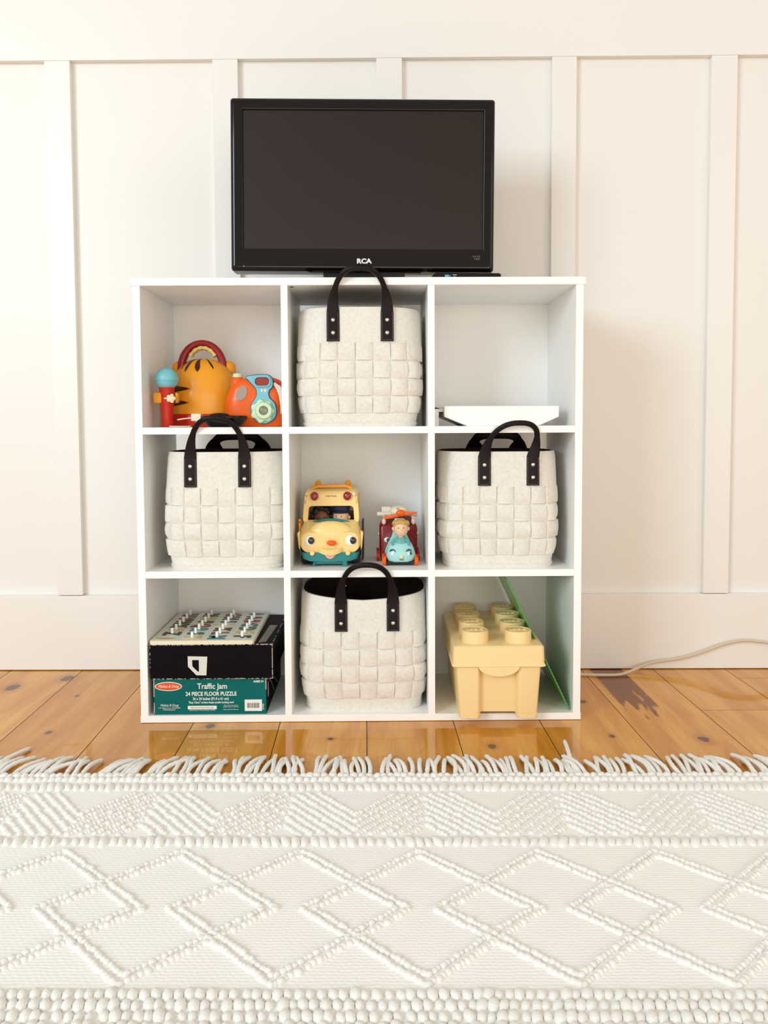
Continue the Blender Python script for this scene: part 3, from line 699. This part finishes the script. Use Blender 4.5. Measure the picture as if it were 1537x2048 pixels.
# ------------------------------------------------------------------ small vehicles right of the bus
AQUA = mat('aqua plastic', (168, 222, 218), .3, coat=.15, spec=.3)
tc_ = thing('toy_car', 'aqua toy car with painted face and orange wheels, right of the bus', 'toy car', (.5425, .05, Z1))
b = MB()
def bell(z):
    T_ = [(.008, .0265), (.012, .0305), (.022, .0322), (.032, .0300), (.042, .0258), (.052, .0205), (.060, .0165), (.070, .0142), (.082, .0138), (.092, .0125), (.097, .0095)]
    for i in range(len(T_)-1):
        if z <= T_[i+1][0]: f = (z-T_[i][0])/(T_[i+1][0]-T_[i][0]); return T_[i][1]+(T_[i+1][1]-T_[i][1])*max(0, f)
    return T_[-1][1]
zs_ = [.008, .010, .014, .020, .028, .036, .043, .0475]
b.loft([[(bell(z)*math.copysign(abs(cos(a))**.8, cos(a)), .022+.020*kk_*math.copysign(abs(sin(a))**.8, sin(a)), z) for a in [2*pi*j/32 for j in range(32)]] for z, kk_ in zip(zs_, (.9, .98, 1.05, 1.1, 1.08, .98, .8, .62))])
hoodo = b.build('hood', AQUA, tc_, sharp=60)
b = MB(); zz_ = [.008+.089*i/20 for i in range(21)]
ol_ = [(-bell(z), z) for z in zz_]+[(bell(z), z) for z in zz_[::-1]]
b.prism([(x-.0015, z) for x, z in ol_], .040, .052); b.build('seat_back', AQUA, tc_, bevel=.0015)
def onhood(x, z, d_=.0006): 
    return -(0)+.022-.022*(1-min(.99, abs(x)/bell(z))**2.5)**.4*1.02-d_
for sg, lab in ((-1, 'l'), (1, 'r')):
    b = MB(); c0 = (sg*.0165+(.001 if sg > 0 else -.001), .030); pts = []
    for i in range(11):
        a = radians(160-150*i/10); x, z = c0[0]+.0062*cos(a), c0[1]+.0058*sin(a)-.001; pts.append((x, onhood(x, z, .0004), z))
    b.tube(pts, [.0003+.0013*sin(pi*min(1, (i+2)/12))**1 for i in range(11)], 8)
    if sg > 0: b.ball((c0[0]+.0035, onhood(c0[0]+.003, .027), .0268), (.0028, .0012, .0034), 12, 8)
    b.build('painted_eye', mat('dark teal paint', (18, 74, 80), .4), hoodo)
    b = MB(); b.ball((c0[0]-.0008, onhood(c0[0], .027, -.0004), .0265), (.0032, .0012, .0040), 12, 8); b.build('eye_white', EYEW, hoodo)
b = MB(); b.ball((.001, onhood(0, .021)-.000, .0205), (.0042, .0024, .0042), 16, 10); b.build('nose', CREAM, hoodo)
b = MB(); pts = [(.001+.0052*cos(radians(200+140*i/8))+.0005, 0, .0168+.0032*sin(radians(200+140*i/8))) for i in range(9)]; pts = [(x, onhood(x, z), z) for x, _, z in pts]
b.tube(pts, [.0002, .0005, .0007, .0008, .0009, .0008, .0007, .0005, .0002], 8); b.build('mouth', mat('dark teal paint', (18, 74, 80), .4), hoodo)
for x, r_, m_ in ((-.0355, .0105, ORANGE), (.0335, .0095, ORANGE)):
    for y in (.010, .046):
        b = MB(); b.lathe([(.0001, -.0042), (r_*.8, -.0042), (r_, -.002), (r_, .002), (r_*.8, .0042), (.0001, .0042)], (x, y, r_), 24, axis='x'); b.build('wheel', m_, tc_)
    b = MB(); b.tube([(x*.98, .018, .008), (x*.93, .02, .018), (x*.84, .022, .026)], [(.004, .008), (.004, .007), (.002, .004)], 10); b.build('mudguard', ORANGE if x > 0 else RED, tc_)
b = MB(); b.box(-.032, .031, .006, .05, .0042, .0095); b.build('axle', RUBBER, tc_)
figure((.5432, .0735, Z1+.0305), 1.24, SKIN, mat('golden blond vinyl hair', (206, 164, 92), .5), mat('seafoam shirt', (104, 178, 174), .5), 'blond toy figure in a seafoam shirt, riding the aqua toy car', kind='short', arms=True)
rt = thing('toy_train', 'dark red toy vehicle with one painted eye, standing behind the aqua toy car', 'toy train', (.5385, .135, Z1))
b = MB(); b.loft([[(x, y, z) for x, z in rrect(-.041*k, .042*k, .004+.002*(1-k), .085*k, .012, 5)] for y, k in ((-.022, .93), (-.018, 1), (.05, 1), (.054, .93))]); b.build('body', mat('deep red plastic', (128, 12, 20), .3, coat=.15, spec=.3), rt, sharp=60)
b = MB(); b.box(-.043, -.0415, -.012, .045, .060, .062); b.box(.0425, .0438, -.012, .045, .060, .062); b.build('trim_strip', SILVER, rt)
b = MB(); b.ball((-.0235, -.0225, .048), (.0075, .0022, .0058), 16, 8); e1 = b.build('eyeball', EYEW, rt)
b = MB(); b.ball((-.0215, -.0245, .0478), (.0042, .0012, .0045), 14, 8); b.build('pupil', mat('dark teal paint', (18, 74, 80), .4), e1)
for sx_ in (-1, 1):
    for y in (-.008, .04):
        b = MB(); b.lathe([(.0001, -.003), (.011, -.003), (.011, .003), (.0001, .003)], (sx_*.0445, y, .011), 22, axis='x'); b.build('wheel', RED, rt)
b = MB(); b.loft([[(x, y, z) for x, z in rrect(-.030, .030, .084, .0975, .004, 3)] for y in (-.010, .04)]); b.build('cab_roof', MAROON, rt)
ap = thing('toy_airplane', 'tiny cream toy airplane with orange propeller, on the dark red vehicle', 'toy airplane', (.5385, .135, Z1+.0975))
b = MB(); rbx(b, (.002, 0, .0115), (.0205, .020, .0125), .8, .8); b.build('fuselage', IVORY, ap)
b = MB(); b.tube([(-.046, -.005, .0055), (.043, -.005, .0055)], .0052, 16); b.build('wing_tube', mat('off-white plastic', (226, 216, 200), .4), ap)
b = MB(); b.box(-.036, -.016, .0, .018, .006, .021); b.build('tail_block', mat('off-white plastic', (226, 216, 200), .4), ap, bevel=.001)
b = MB(); b.ball((.006, -.022, .0085), (.0105, .005, .0082), 20, 12); b.tube([(.006, -.0235, .0065), (-.012, -.0235, .0015), (-.032, -.0225, -.0015)], [(.0048, .0015), (.004, .0012), (.0035, .001)], 10, up=(0, 0, 1)); b.tube([(.008, -.0235, .0065), (.024, -.0235, .0090), (.0415, -.0225, .0095)], [(.0040, .0015), (.0038, .0012), (.0018, .001)], 10, up=(0, 0, 1))
b.build('propeller', ORANGE, ap)
for x in (-.031, .033):
    b = MB(); b.ball((x, -.0235, -.0095), (.0048, .0035, .0068), 12, 8); b.tube([(x, -.0225, -.008), (x, -.012, .004)], .0022, 8); b.build('landing_float', mat('peach plastic', (238, 196, 178), .45), ap)
text('18', .0058, -.004, -.0208, .0165, 'lettering', BLACK_SOFT, ap)

# ------------------------------------------------------------------ bottom left cube: boxes and letter puzzle
GREEN_BOX = mat('teal green printed card', (4, 104, 100), .45, mottle=.2, mscale=14, spec=.15)
BLACK_CARD = mat('black card', (12, 4, 12), .6, mottle=.3, mscale=30, spec=.1)
WORN = mat('worn white card edge', (196, 186, 172), .8, mottle=.5, mscale=300)
gb = thing('puzzle_box', 'teal green puzzle box with white lettering, under the black box', 'box', (.026, .006, T))
GW, GH, GD = .2335, .0755, .262
MB().box(0, GW, 0, GD, 0, GH).build('carton', [GREEN_BOX], gb, bevel=.0008)
b = MB(); b.box(-.0006, .0014, -.0006, .002, .038, GH); b.box(-.0006, .0012, -.0006, .002, .003, .026); b.box(GW-.0016, GW+.0006, -.0006, .003, .052, GH-.001); b.build('worn_edge', WORN, gb)
# side artwork: curved white road on black
b = MB(); b.box(GW, GW+.0006, .004, GD-.004, .002, GH-.002); b.build('side_print', BLACK_CARD, gb)
b = MB()
pts = [(GW+.0008, .010+.12*f, .070-.062*f**1.6) for f in [i/12 for i in range(13)]]; b.tube(pts, [(.0004, .0016)]*13, 8, up=(1, 0, 0))
pts = [(GW+.0008, .030+.16*f, .070-.060*f**1.4) for f in [i/12 for i in range(13)]]; b.tube(pts, [(.0004, .0012)]*13, 8, up=(1, 0, 0))
b.prism([(GW+.0003, .060), (GW+.0011, .060), (GW+.0011, .030), (GW+.0003, .030)], .02, .035); b.build('side_road', mat('grey print card', (170, 165, 160), .5), gb)
TY = -.0004
b = MB(); b.prism(ell(.0305, .0600, .0282, .0095, 36), -.0007, .0); lg = b.build('logo_oval', SILK, gb)
b = MB(); b.prism(ell(.0305, .0600, .0265, .0080, 36), -.0010, -.0006); b.build('logo_field', mat('orange logo red', (222, 84, 30), .45), lg)
text('Melissa & Doug', .0082, .0305, -.0012, .0578, 'lettering', SILK, lg, align='CENTER', sx=.82, shear=.35)
text('Traffic Jam', .0165, .1215, TY, .0545, 'lettering', SILK, gb, align='CENTER', sx=.88, bold=.0002)
text('24 PIECE FLOOR PUZZLE', .0116, .1190, TY, .0400, 'lettering', SILK, gb, align='CENTER', sx=.83, bold=.00025)
text('36 x 24 inches (91.4 x 61 cm)', .0078, .1180, TY, .0310, 'lettering', SILK, gb, align='CENTER', sx=.80, bold=.00015)
text('"Easy Clean" surface keeps puzzle looking new!', .0062, .1190, TY, .0238, 'lettering', SILK, gb, align='CENTER', sx=.80, bold=.0001)
text('Melissa & Doug', .0072, .0315, TY, .0178, 'lettering', SILK, gb, align='CENTER', sx=.82, shear=.35)
text('51-W Oakland Tel no. 1-800-284-3948\nMelissaAndDoug.com', .0036, .0315, TY, .0132, 'lettering', SILK, gb, align='CENTER', sx=.80)
text('AGES 3+', .0058, .2290, TY, .0675, 'lettering', SILK, gb, align='RIGHT', bold=.0002)
text('#3786', .0050, .2285, TY, .0095, 'lettering', SILK, gb, rot=(pi/2, -pi/2, 0))
text('Please retain this address\nusing this box for reference.\n\nPlease adult for Reference.', .0029, .1600, TY, .0182, 'lettering', SILK, gb, align='CENTER')
b = MB(); b.box(.0700, .1300, -.0006, .0, .0112, .0185); st_ = b.build('address_label', SILK, gb)
text('Illustrated by the makers of floor puzzles', .0032, .1000, -.0008, .0140, 'lettering', GREYPRINT, st_, align='CENTER', sx=.9)
text('Melissa & Doug, LLC  P.O. Box 590, Westport, CT 06881', .0027, .1000, TY, .0083, 'lettering', SILK, gb, align='CENTER', sx=.84)
b = MB(); b.box(.1885, .2245, -.0006, .0, .0070, .0310); bc = b.build('barcode_label', SILK, gb)
b = MB(); r_ = random.Random(5); x = .194
while x < .2185:
    w_ = r_.choice((.0003, .0005, .0009)); b.box(x, x+w_, -.0009, -.0005, .0135, .0240); x += w_+r_.choice((.0004, .0006, .0009))
b.build('barcode', mat('barcode brown', (92, 76, 64), .6), bc)

bb = thing('black_box', 'worn black cardboard box with white taped letter, on the teal puzzle box', 'box', (.0205, .002, T+GH+.0008))
BW, BH, BD = .2535, .0725, .275
MB().box(0, BW, 0, BD, 0, BH).build('carton', BLACK_CARD, bb, bevel=.0008)
b = MB(); r_ = random.Random(2)
for i in range(90):
    x = BW*i/90
    if r_.random() < .85: b.box(x, x+BW/90, -.0004, .0010, BH-.0006-r_.uniform(0, .0012), BH+.0003)
    if r_.random() < .7: b.box(x, x+BW/90, -.0004, .0010, -.0001, .0006+r_.uniform(0, .0014))
for i in range(30):
    z = BH*i/30
    if r_.random() < .85: b.box(BW-.0012, BW+.0004, -.0004, .0012, z, z+BH/30)
    if r_.random() < .35: b.box(-.0004, .0008, -.0004, .001, z, z+BH/30)
for i in range(34):
    y = .26*i/34
    if r_.random() < .4: b.box(BW-.001, BW+.0003, y, y+.26/34, BH-.0008, BH+.0003)
b.build('worn_edge', WORN, bb)
zb_ = T+GH+.0008
poly_o = [(.0985, .1399), (.139, .1390), (.1365, .0995), (.116, .0999), (.0985, .1185)]
b = MB()
P_o = [(.0985, .1399), (.1390, .1388), (.1365, .0996), (.1160, .0999), (.0988, .1180)]
P_i = [(.1075, .1320), (.1215, .1320), (.1215, .1075), (.1190, .1075), (.1078, .1185)]
b.frame([(x-.0205, z-zb_) for x, z in P_o], [(x-.0205, z-zb_) for x, z in P_i], -.0006, .0); b.build('tape_letter', mat('white tape', (226, 222, 214), .6, mottle=.15, mscale=300), bb)
b = MB(); b.prism([(.115, 0), (.115, 0), (.115, 0)], 0, 0) if False else b.add([(.222, .010, BH+.0003), (.238, .020, BH+.0003), (.245, .165, BH+.0003), (.228, .168, BH+.0003)], [(0, 1, 2, 3)]); b.build('tape_strip', mat('grey packing tape', (118, 106, 92), .35, mottle=.4, mscale=80), bb)

PZ = zb_+BH+.0005
bw_, bd_, bh_ = .216, .262, .0078
pb = thing('puzzle_board', 'cream wooden alphabet puzzle board lying on the black cardboard box', 'puzzle', (.0195, .001, PZ))
BOARDM = mat('pale cream printed board', (226, 230, 214), .35, mottle=.06, mscale=90)
b = MB()
def rr3(x0, x1, y0, y1, r, z): return [(p[0], p[1], z) for p in rrect(x0, x1, y0, y1, r, 4)]
b.loft([rr3(0, bw_, 0, bd_, .006, 0), rr3(0, bw_, 0, bd_, .006, bh_-.0008), rr3(.001, bw_-.001, .001, bd_-.001, .005, bh_)]); b.build('board', IVORY, pb, sharp=50)
b = MB(); b.loft([rr3(.002, bw_-.002, .002, bd_-.002, .005, bh_-.0002), rr3(.002, bw_-.002, .002, bd_-.002, .005, bh_+.0002)]); fc = b.build('printed_face', BOARDM, pb)
LC = {'k': (36, 26, 30), 'r': (140, 34, 26), 'b': (56, 104, 120), 'g': (50, 92, 62), 'y': (214, 186, 120), 't': (30, 120, 130), 'n': (96, 60, 34)}
LN = {'k': 'black', 'r': 'dark red', 'b': 'slate blue', 'g': 'green', 'y': 'cream yellow', 't': 'teal', 'n': 'brown'}
LMAT = {k: mat('letter '+LN[k], v, .35) for k, v in LC.items()}
PEG = mat('white peg', (246, 246, 240), .4)
colsL = [('UVWXYZ', 'kkrkkyk', .030), ('NOPQRST', 'kynrtgy', .082), ('GHIJKLM', 'rkknyrt', .134), ('ABCDEF', 'krbgyk', .186)]
lay = [('ABCDEF', 'krbgyk', .188, .205, 1), ('GHIJKLM', 'rkkykrt', .136, .235, 0), ('NOPQRST', 'kynrtgy', .084, .235, 0), ('UVWXYZ', 'nrkkyk', .034, .235, 0)]
rowname = {0: 'the row at the right edge', 1: 'the second row from the right edge', 2: 'the third row from the right edge', 3: 'the row at the left edge'}
for ri, (ls, cs, xc, y0, _) in enumerate(lay):
    for i, (ch, cc) in enumerate(zip(ls, cs)):
        yy = y0-.0352*i
        tl = MB(); text(ch, .030, 0, 0, 0, 'x', None, None, align='CENTER', ext=.0006, bold=.0010, rot=(0, 0, -pi/2), merge=tl)
        for v in tl.v: v.x = v.x*1.65-.0172; v.y = v.y*1.3; v.z = v.z+.0012
        o = tl.build('puzzle_letter', LMAT[cc])
        tag(o, '%s letter %s puzzle piece with white peg in the alphabet board' % (LN[cc], ch), 'puzzle piece', 'pegged letters in the alphabet puzzle board')
        put(o, (.0195+xc, .001+yy, PZ+bh_-.0003))
        p_ = MB(); p_.lathe([(.0032, .0018), (.0030, .0125), (.0026, .0134), (.0001, .0135)], (0, 0, 0), 14); p_.build('peg', PEG, o)
        # light recess outline on the board
        q_ = MB(); o1 = rrect(xc-.0225, xc+.0225, yy-.0165, yy+.0165, .007, 4); o2 = rrect(xc-.0212, xc+.0212, yy-.0152, yy+.0152, .006, 4)
        m_ = len(o1); q_.add([(x, y, bh_+.0003) for x, y in o1+o2], [(k, (k+1) % m_, m_+(k+1) % m_, m_+k) for k in range(m_)]); q_.build('recess_outline', mat('recess white', (246, 246, 240), .5), fc)
# little pictures in two corners
b = MB(); b.loft([[(.188+.019*cos(a)*(1+.15*sin(3*a)), .243+.009*sin(a), z) for a in [2*pi*i/24 for i in range(24)]] for z in (bh_+.0002, bh_+.0005)]); b.build('printed_picture', LMAT['n'], fc)
b = MB(); b.loft([[(.030+.020*cos(a)*(1+.15*sin(3*a)), .020+.006*sin(a), z) for a in [2*pi*i/24 for i in range(24)]] for z in (bh_+.0002, bh_+.0005)]); b.build('printed_picture', mat('tan print', (196, 150, 104), .5), fc)

# ------------------------------------------------------------------ bottom right cube: brick box and baseplate
BRICK = mat('pale yellow storage plastic', (247, 217, 156), .38, coat=.1, bump=.06, bscale=600)
yb = thing('brick_storage_box', 'pale yellow storage box shaped like a giant toy brick with studs', 'storage box', (.7385, -.042, T), rz=radians(-.6))
LB, LW = .322, .0935
b = MB()
def tap(z): return .0790+.0085*(z/.128)
def ring(z):
    h_ = tap(z); y0 = .004-.004*z/.128+.004; r = .006; rec = .013
    pts_ = [(-h_, LB-.012), (-h_, y0+r), (-h_+r*.3, y0+r*.3), (-h_+r, y0), (-.042, y0), (-.038, y0+.003), (-.0345, y0+rec), (.0345, y0+rec), (.038, y0+.003), (.042, y0), (h_-r, y0), (h_-r*.3, y0+r*.3), (h_, y0+r), (h_, LB-.012)]
    return [(x, y, z) for x, y in pts_]
b.loft([ring(z) for z in (.0105, .02, .05, .10, .128)])
for s_ in (-1, 1):
    def leg(z, s_=s_):
        h_ = tap(z); y0 = .008-.004*z/.128; e_ = .036+.0025*(.0105-z)/.0105
        return [(s_*h_, LB-.012, z), (s_*h_, y0+.006, z), (s_*(h_-.0018), y0+.0018, z), (s_*(h_-.006), y0, z), (s_*(e_+.005), y0, z), (s_*e_, y0+.004, z), (s_*e_, LB-.012, z)]
    b.loft([leg(z) for z in (0, .0015, .006, .0105)])
b2 = MB()
body = b.build('body', BRICK, yb, bevel=.0018, sharp=30, seg=3)
b = MB(); b.loft([[(x*k, y_, z) for x, y_ in [(p[0], p[1]) for p in rrect(-LW, LW, 0, LB, .007, 5)]] for z, k in ((.111, 1.0), (.1125, 1.0))] ) if False else None
rings_ = []
for z, g in ((.1100, .0015), (.1112, .0022), (.1135, .0015), (.1150, 0), (.149, -.0012), (.1515, -.0035), (.1525, -.0065)):
    rings_.append([(p[0], p[1], z) for p in rrect(-LW-g, LW+g, 0-g, LB+g, .008, 5)])
b.loft(rings_); lid = b.build('lid', BRICK, yb, sharp=35)
b = MB(); b.prism([(.042*cos(radians(180+180*i/20)), .1115+.0215*sin(radians(180+180*i/20))) for i in range(21)], -.0015, .003); b.build('lid_tab', BRICK, lid, bevel=.001)
for r_i in range(4):
    for sx_ in (-1, 1):
        cx_, cy_ = sx_*.0445, .044+.078*r_i
        b = MB(); b.lathe([(.0278, .152), (.0275, .1755), (.0265, .1765), (.0245, .1768), (.0238, .1758), (.0001, .1758)], (cx_, cy_, 0), 40)
        text('LEGO', .0165, cx_, cy_-.0055, .1762, 'x', None, None, align='CENTER', ext=.0009, bold=.0005, sx=.9, rot=(0, 0, 0), merge=b)
        b.build('stud', BRICK, lid, sharp=30)
GREEN = mat('green baseplate plastic', (86, 168, 84), .3, coat=.3)
bp_ = thing('baseplate', 'thin green studded baseplate leaning against the yellow brick box', 'baseplate', (.8935, .012, T+.001))
L_, D_ = .306, .255
b = MB(); b.box(0, L_, 0, D_, 0, .0014)
for i in range(38):
    for j in range(31):
        cx_, cy_ = .005+i*.008, .0055+j*.008
        b.add([(cx_+.0024*cos(a), cy_+.0024*sin(a), z) for z in (.0014, .0031) for a in [2*pi*k/8 for k in range(8)]], [tuple(range(8, 16))]+[(k, (k+1) % 8, 8+(k+1) % 8, 8+k) for k in range(8)])
# local +x runs up the lean, +z (studs) faces right
ang = math.atan2(.2800, -.1335)
dirx = Vector((cos(ang), 0, sin(ang))); nrm = Vector((sin(ang), 0, -cos(ang)))
Mb = Matrix(((dirx.x, 0, nrm.x, 0), (0, 1, 0, 0), (dirx.z, 0, nrm.z, 0), (0, 0, 0, 1)))
b.xf(Mb); b.build('plate', GREEN, bp_, sharp=30)

# ------------------------------------------------------------------ power cord
b = MB(); ctrl = [(.90, .335), (.95, .330), (.992, .322), (1.036, .318), (1.08, .322), (1.118, .340, .006), (1.163, .362, .016), (1.20, .366, .022), (1.238, .366, .027), (1.287, .367, .040), (1.349, .367, .063), (1.398, .367, .072), (1.456, .367, .067), (1.52, .367, .052), (1.60, .366, .03)]
P_ = [Vector((p[0], p[1], (p[2] if len(p) > 2 else 0)+.0042)) for p in ctrl]
pts = []
for i in range(len(P_)-1):
    p0, p1, p2, p3 = P_[max(0, i-1)], P_[i], P_[i+1], P_[min(len(P_)-1, i+2)]
    for k in range(8):
        t_ = k/8; pts.append(.5*((2*p1)+(p2-p0)*t_+(2*p0-5*p1+4*p2-p3)*t_*t_+(3*p1-p0-3*p2+p3)*t_**3))
b.tube(pts, .0036, 12); o = b.build('power_cord', mat('beige cord', (214, 200, 176), .45)); tag(o, 'beige power cord running along the skirting to the right of the shelf', 'cord')

# ------------------------------------------------------------------ rug
rug = thing('rug', 'cream woven wool rug with raised diamond pattern and fringed edge, in the foreground', 'rug', (.5, -.9, 0), shelf=False)
RX0, RX1, RY1, RY0 = -.62, 1.62, -.277, -1.55
OX, OY = -.5, .9
def rug_mat():
    m = bpy.data.materials.new('flat woven wool'); m.use_nodes = True; nt = m.node_tree; b = nt.nodes['Principled BSDF']
    b.inputs['Base Color'].default_value = (*lin((253, 251, 246)), 1); b.inputs['Roughness'].default_value = .95
    tc = nt.nodes.new('ShaderNodeTexCoord'); mp = nt.nodes.new('ShaderNodeMapping'); mp.inputs['Scale'].default_value = (1, 1, 1)
    nt.links.new(tc.outputs['Object'], mp.inputs[0])
    ns = nt.nodes.new('ShaderNodeTexNoise'); ns.inputs['Scale'].default_value = 55; nt.links.new(mp.outputs[0], ns.inputs['Vector'])
    vm = nt.nodes.new('ShaderNodeVectorMath'); vm.operation = 'MULTIPLY_ADD'; vm.inputs[1].default_value = (.008, .005, 0); nt.links.new(ns.outputs['Color'], vm.inputs[0]); nt.links.new(mp.outputs[0], vm.inputs[2])
    sp = nt.nodes.new('ShaderNodeSeparateXYZ'); nt.links.new(vm.outputs[0], sp.inputs[0])
    def mt(op, a, b_=None):
        n = nt.nodes.new('ShaderNodeMath'); n.operation = op
        for i, v in enumerate((a, b_)):
            if v is None: continue
            if hasattr(v, 'is_linked'): nt.links.new(v, n.inputs[i])
            else: n.inputs[i].default_value = v
        return n.outputs[0]
    yr = mt('DIVIDE', sp.outputs[1], .0056); row = mt('FLOOR', yr); fy_ = mt('SUBTRACT', yr, row)
    xr = mt('ADD', mt('DIVIDE', sp.outputs[0], .0088), mt('MULTIPLY', row, .5)); fx_ = mt('FRACT', xr)
    hy = mt('POWER', mt('SINE', mt('MULTIPLY', fy_, pi)), .6); hx_ = mt('SINE', mt('MULTIPLY', fx_, pi))
    hgt_ = mt('MULTIPLY', hy, mt('ADD', mt('MULTIPLY', hx_, .5), .5))
    bp = nt.nodes.new('ShaderNodeBump'); bp.inputs['Strength'].default_value = .42; bp.inputs['Distance'].default_value = .0013; nt.links.new(hgt_, bp.inputs['Height'])
    n2 = nt.nodes.new('ShaderNodeTexNoise'); n2.inputs['Scale'].default_value = 900; nt.links.new(mp.outputs[0], n2.inputs['Vector'])
    b2 = nt.nodes.new('ShaderNodeBump'); b2.inputs['Strength'].default_value = .5; b2.inputs['Distance'].default_value = .0008; nt.links.new(n2.outputs['Fac'], b2.inputs['Height']); nt.links.new(bp.outputs['Normal'], b2.inputs['Normal'])
    nt.links.new(b2.outputs['Normal'], b.inputs['Normal']); return m
b = MB(); b.box(RX0+OX, RX1+OX, RY0+OY, RY1+OY, .0005, .0085); b.build('woven_base', rug_mat(), rug, bevel=.002)
# raised wool loops: one template bead repeated inside a single pile mesh
tb = MB(); tb.ball((0, 0, 0), 1.0, 9, 6); TV = tb.v; TF = tb.f
rb = random.Random(11)
pile = MB()
def bead(x, y, r, l, hgt, ang):
    if x < RX0+.02 or x > RX1-.02: return
    ca, sa = cos(ang), sin(ang); n0 = len(pile.v); jx, jy = rb.uniform(-.0012, .0012), rb.uniform(-.0012, .0012); k = rb.uniform(.82, 1.2); ang += rb.uniform(-.25, .25)
    for v in TV:
        u_, w_ = v.x*l*k, v.y*r*k; pile.v.append(Vector((x+jx+OX+ca*u_-sa*w_, y+jy+OY+sa*u_+ca*w_, .0075+v.z*hgt*k+.001)))
    pile.f.extend([[i+n0 for i in f] for f in TF]); pile.m.extend([0]*len(TF))
def line(x0, y0, x1, y1, r=.0047, h_=.0040, ymin=-9, ymax=9, st=.0076, twist=.7):
    L_ = math.hypot(x1-x0, y1-y0); n_ = max(1, int(L_/st)); a_ = math.atan2(y1-y0, x1-x0)
    if a_ > pi/2: a_ -= pi
    if a_ < -pi/2: a_ += pi
    tw = .15 if a_ > 0 else -.42
    for i in range(n_):
        f = (i+.5)/n_; x, y = x0+(x1-x0)*f, y0+(y1-y0)*f
        if ymin < y < ymax: bead(x, y, r, st*.80, h_, a_+tw)
# diamonds
for k in range(-4, 10):
    tx = .054+.168*k; cy_ = -.6915; hx, hy = .1535, .1475
    for s_ in (1.0, .885):
        a_, b3 = hx*s_, hy*s_
        for p, q in (((0, b3), (a_, 0)), ((a_, 0), (0, -b3)), ((0, -b3), (-a_, 0)), ((-a_, 0), (0, b3))):
            line(tx+p[0], cy_+p[1], tx+q[0], cy_+q[1])
# chevrons
for k in range(-4, 8):
    ax = .1395+.2165*k
    for j in range(8):
        y0 = -.302-.0235*j
        for s_ in (-1, 1): line(ax, y0, ax+s_*.10825, y0-.132, r=.0050, h_=.0040, ymin=-.500, ymax=-.358, st=.0076 if s_ > 0 else .0062)
# chunky bands
def band(yc, hh, st, r, hgt, rows_=1, lean=.1):
    x = RX0+.02
    while x < RX1-.02:
        bead(x, yc, r, hh, hgt, pi/2+rb.uniform(-.15, .15)-lean*math.copysign(1, x-.6)); x += st*rb.uniform(.9, 1.1)
band(-.520, .0155, .0140, .0066, .0056, lean=.25); band(-.333, .0165, .0140, .0068, .0056, lean=.25)
band(-.302, .0085, .0125, .0068, .0055); band(-.286, .0085, .0125, .0070, .0055)
for j in range(8): band(-.854-.0170*j, .0104, .0118, .0060, .0058, lean=.2)
po = pile.build('raised_loops', WOOL, rug, sharp=180); po['kind'] = 'stuff'
# fringe
FR = []
x = -.305; rf = random.Random(21)
cl = 0; target = 0
while x < 1.36:
    if cl <= 0:
        cl = rf.randint(4, 8); base_lean = .013*cos((x+.25)/1.5*pi)*1.0+rf.uniform(-.012, .016)
    cl -= 1
    FR.append((x, base_lean+rf.uniform(-.010, .010), rf.uniform(.070, .100))); x += rf.uniform(.0075, .0110) if cl else rf.uniform(.015, .027)
FR.append((.842, .012, .175)); FR.append((-.20, .03, .15))
order = sorted(range(len(FR)), key=lambda i: -FR[i][2])
mid = set(sorted(order[:100]))
rest = MB(); 
for i, (x, ln, ln2) in enumerate(FR):
    mb = MB() if i in mid else rest
    pts = []; rad = []; NP = 14; ph = rf.uniform(0, 6); bend = rf.uniform(-.006, .006); lift = rf.uniform(.0, .006)
    for j in range(NP):
        f = j/(NP-1); yy = RY1-.004+ln2*f*(1-.12*abs(ln)/.04*f)
        zz_ = .0042+(.0045+lift)*sin(pi*min(1, f*1.0))*(1-f*.3)
        pts.append((x+ln*f**1.15+bend*sin(f*pi*1.3+ph*.2)+OX, yy+OY, zz_)); rad.append(.0040*(1+.10*sin(f*38+ph)) if j < NP-1 else .0026)
    mb.tube(pts, rad, 8)
    if i in mid: mb.build('fringe_strand', WOOL, rug, sharp=180)
fo2 = rest.build('fringe', WOOL, rug, sharp=180); fo2['kind'] = 'stuff'
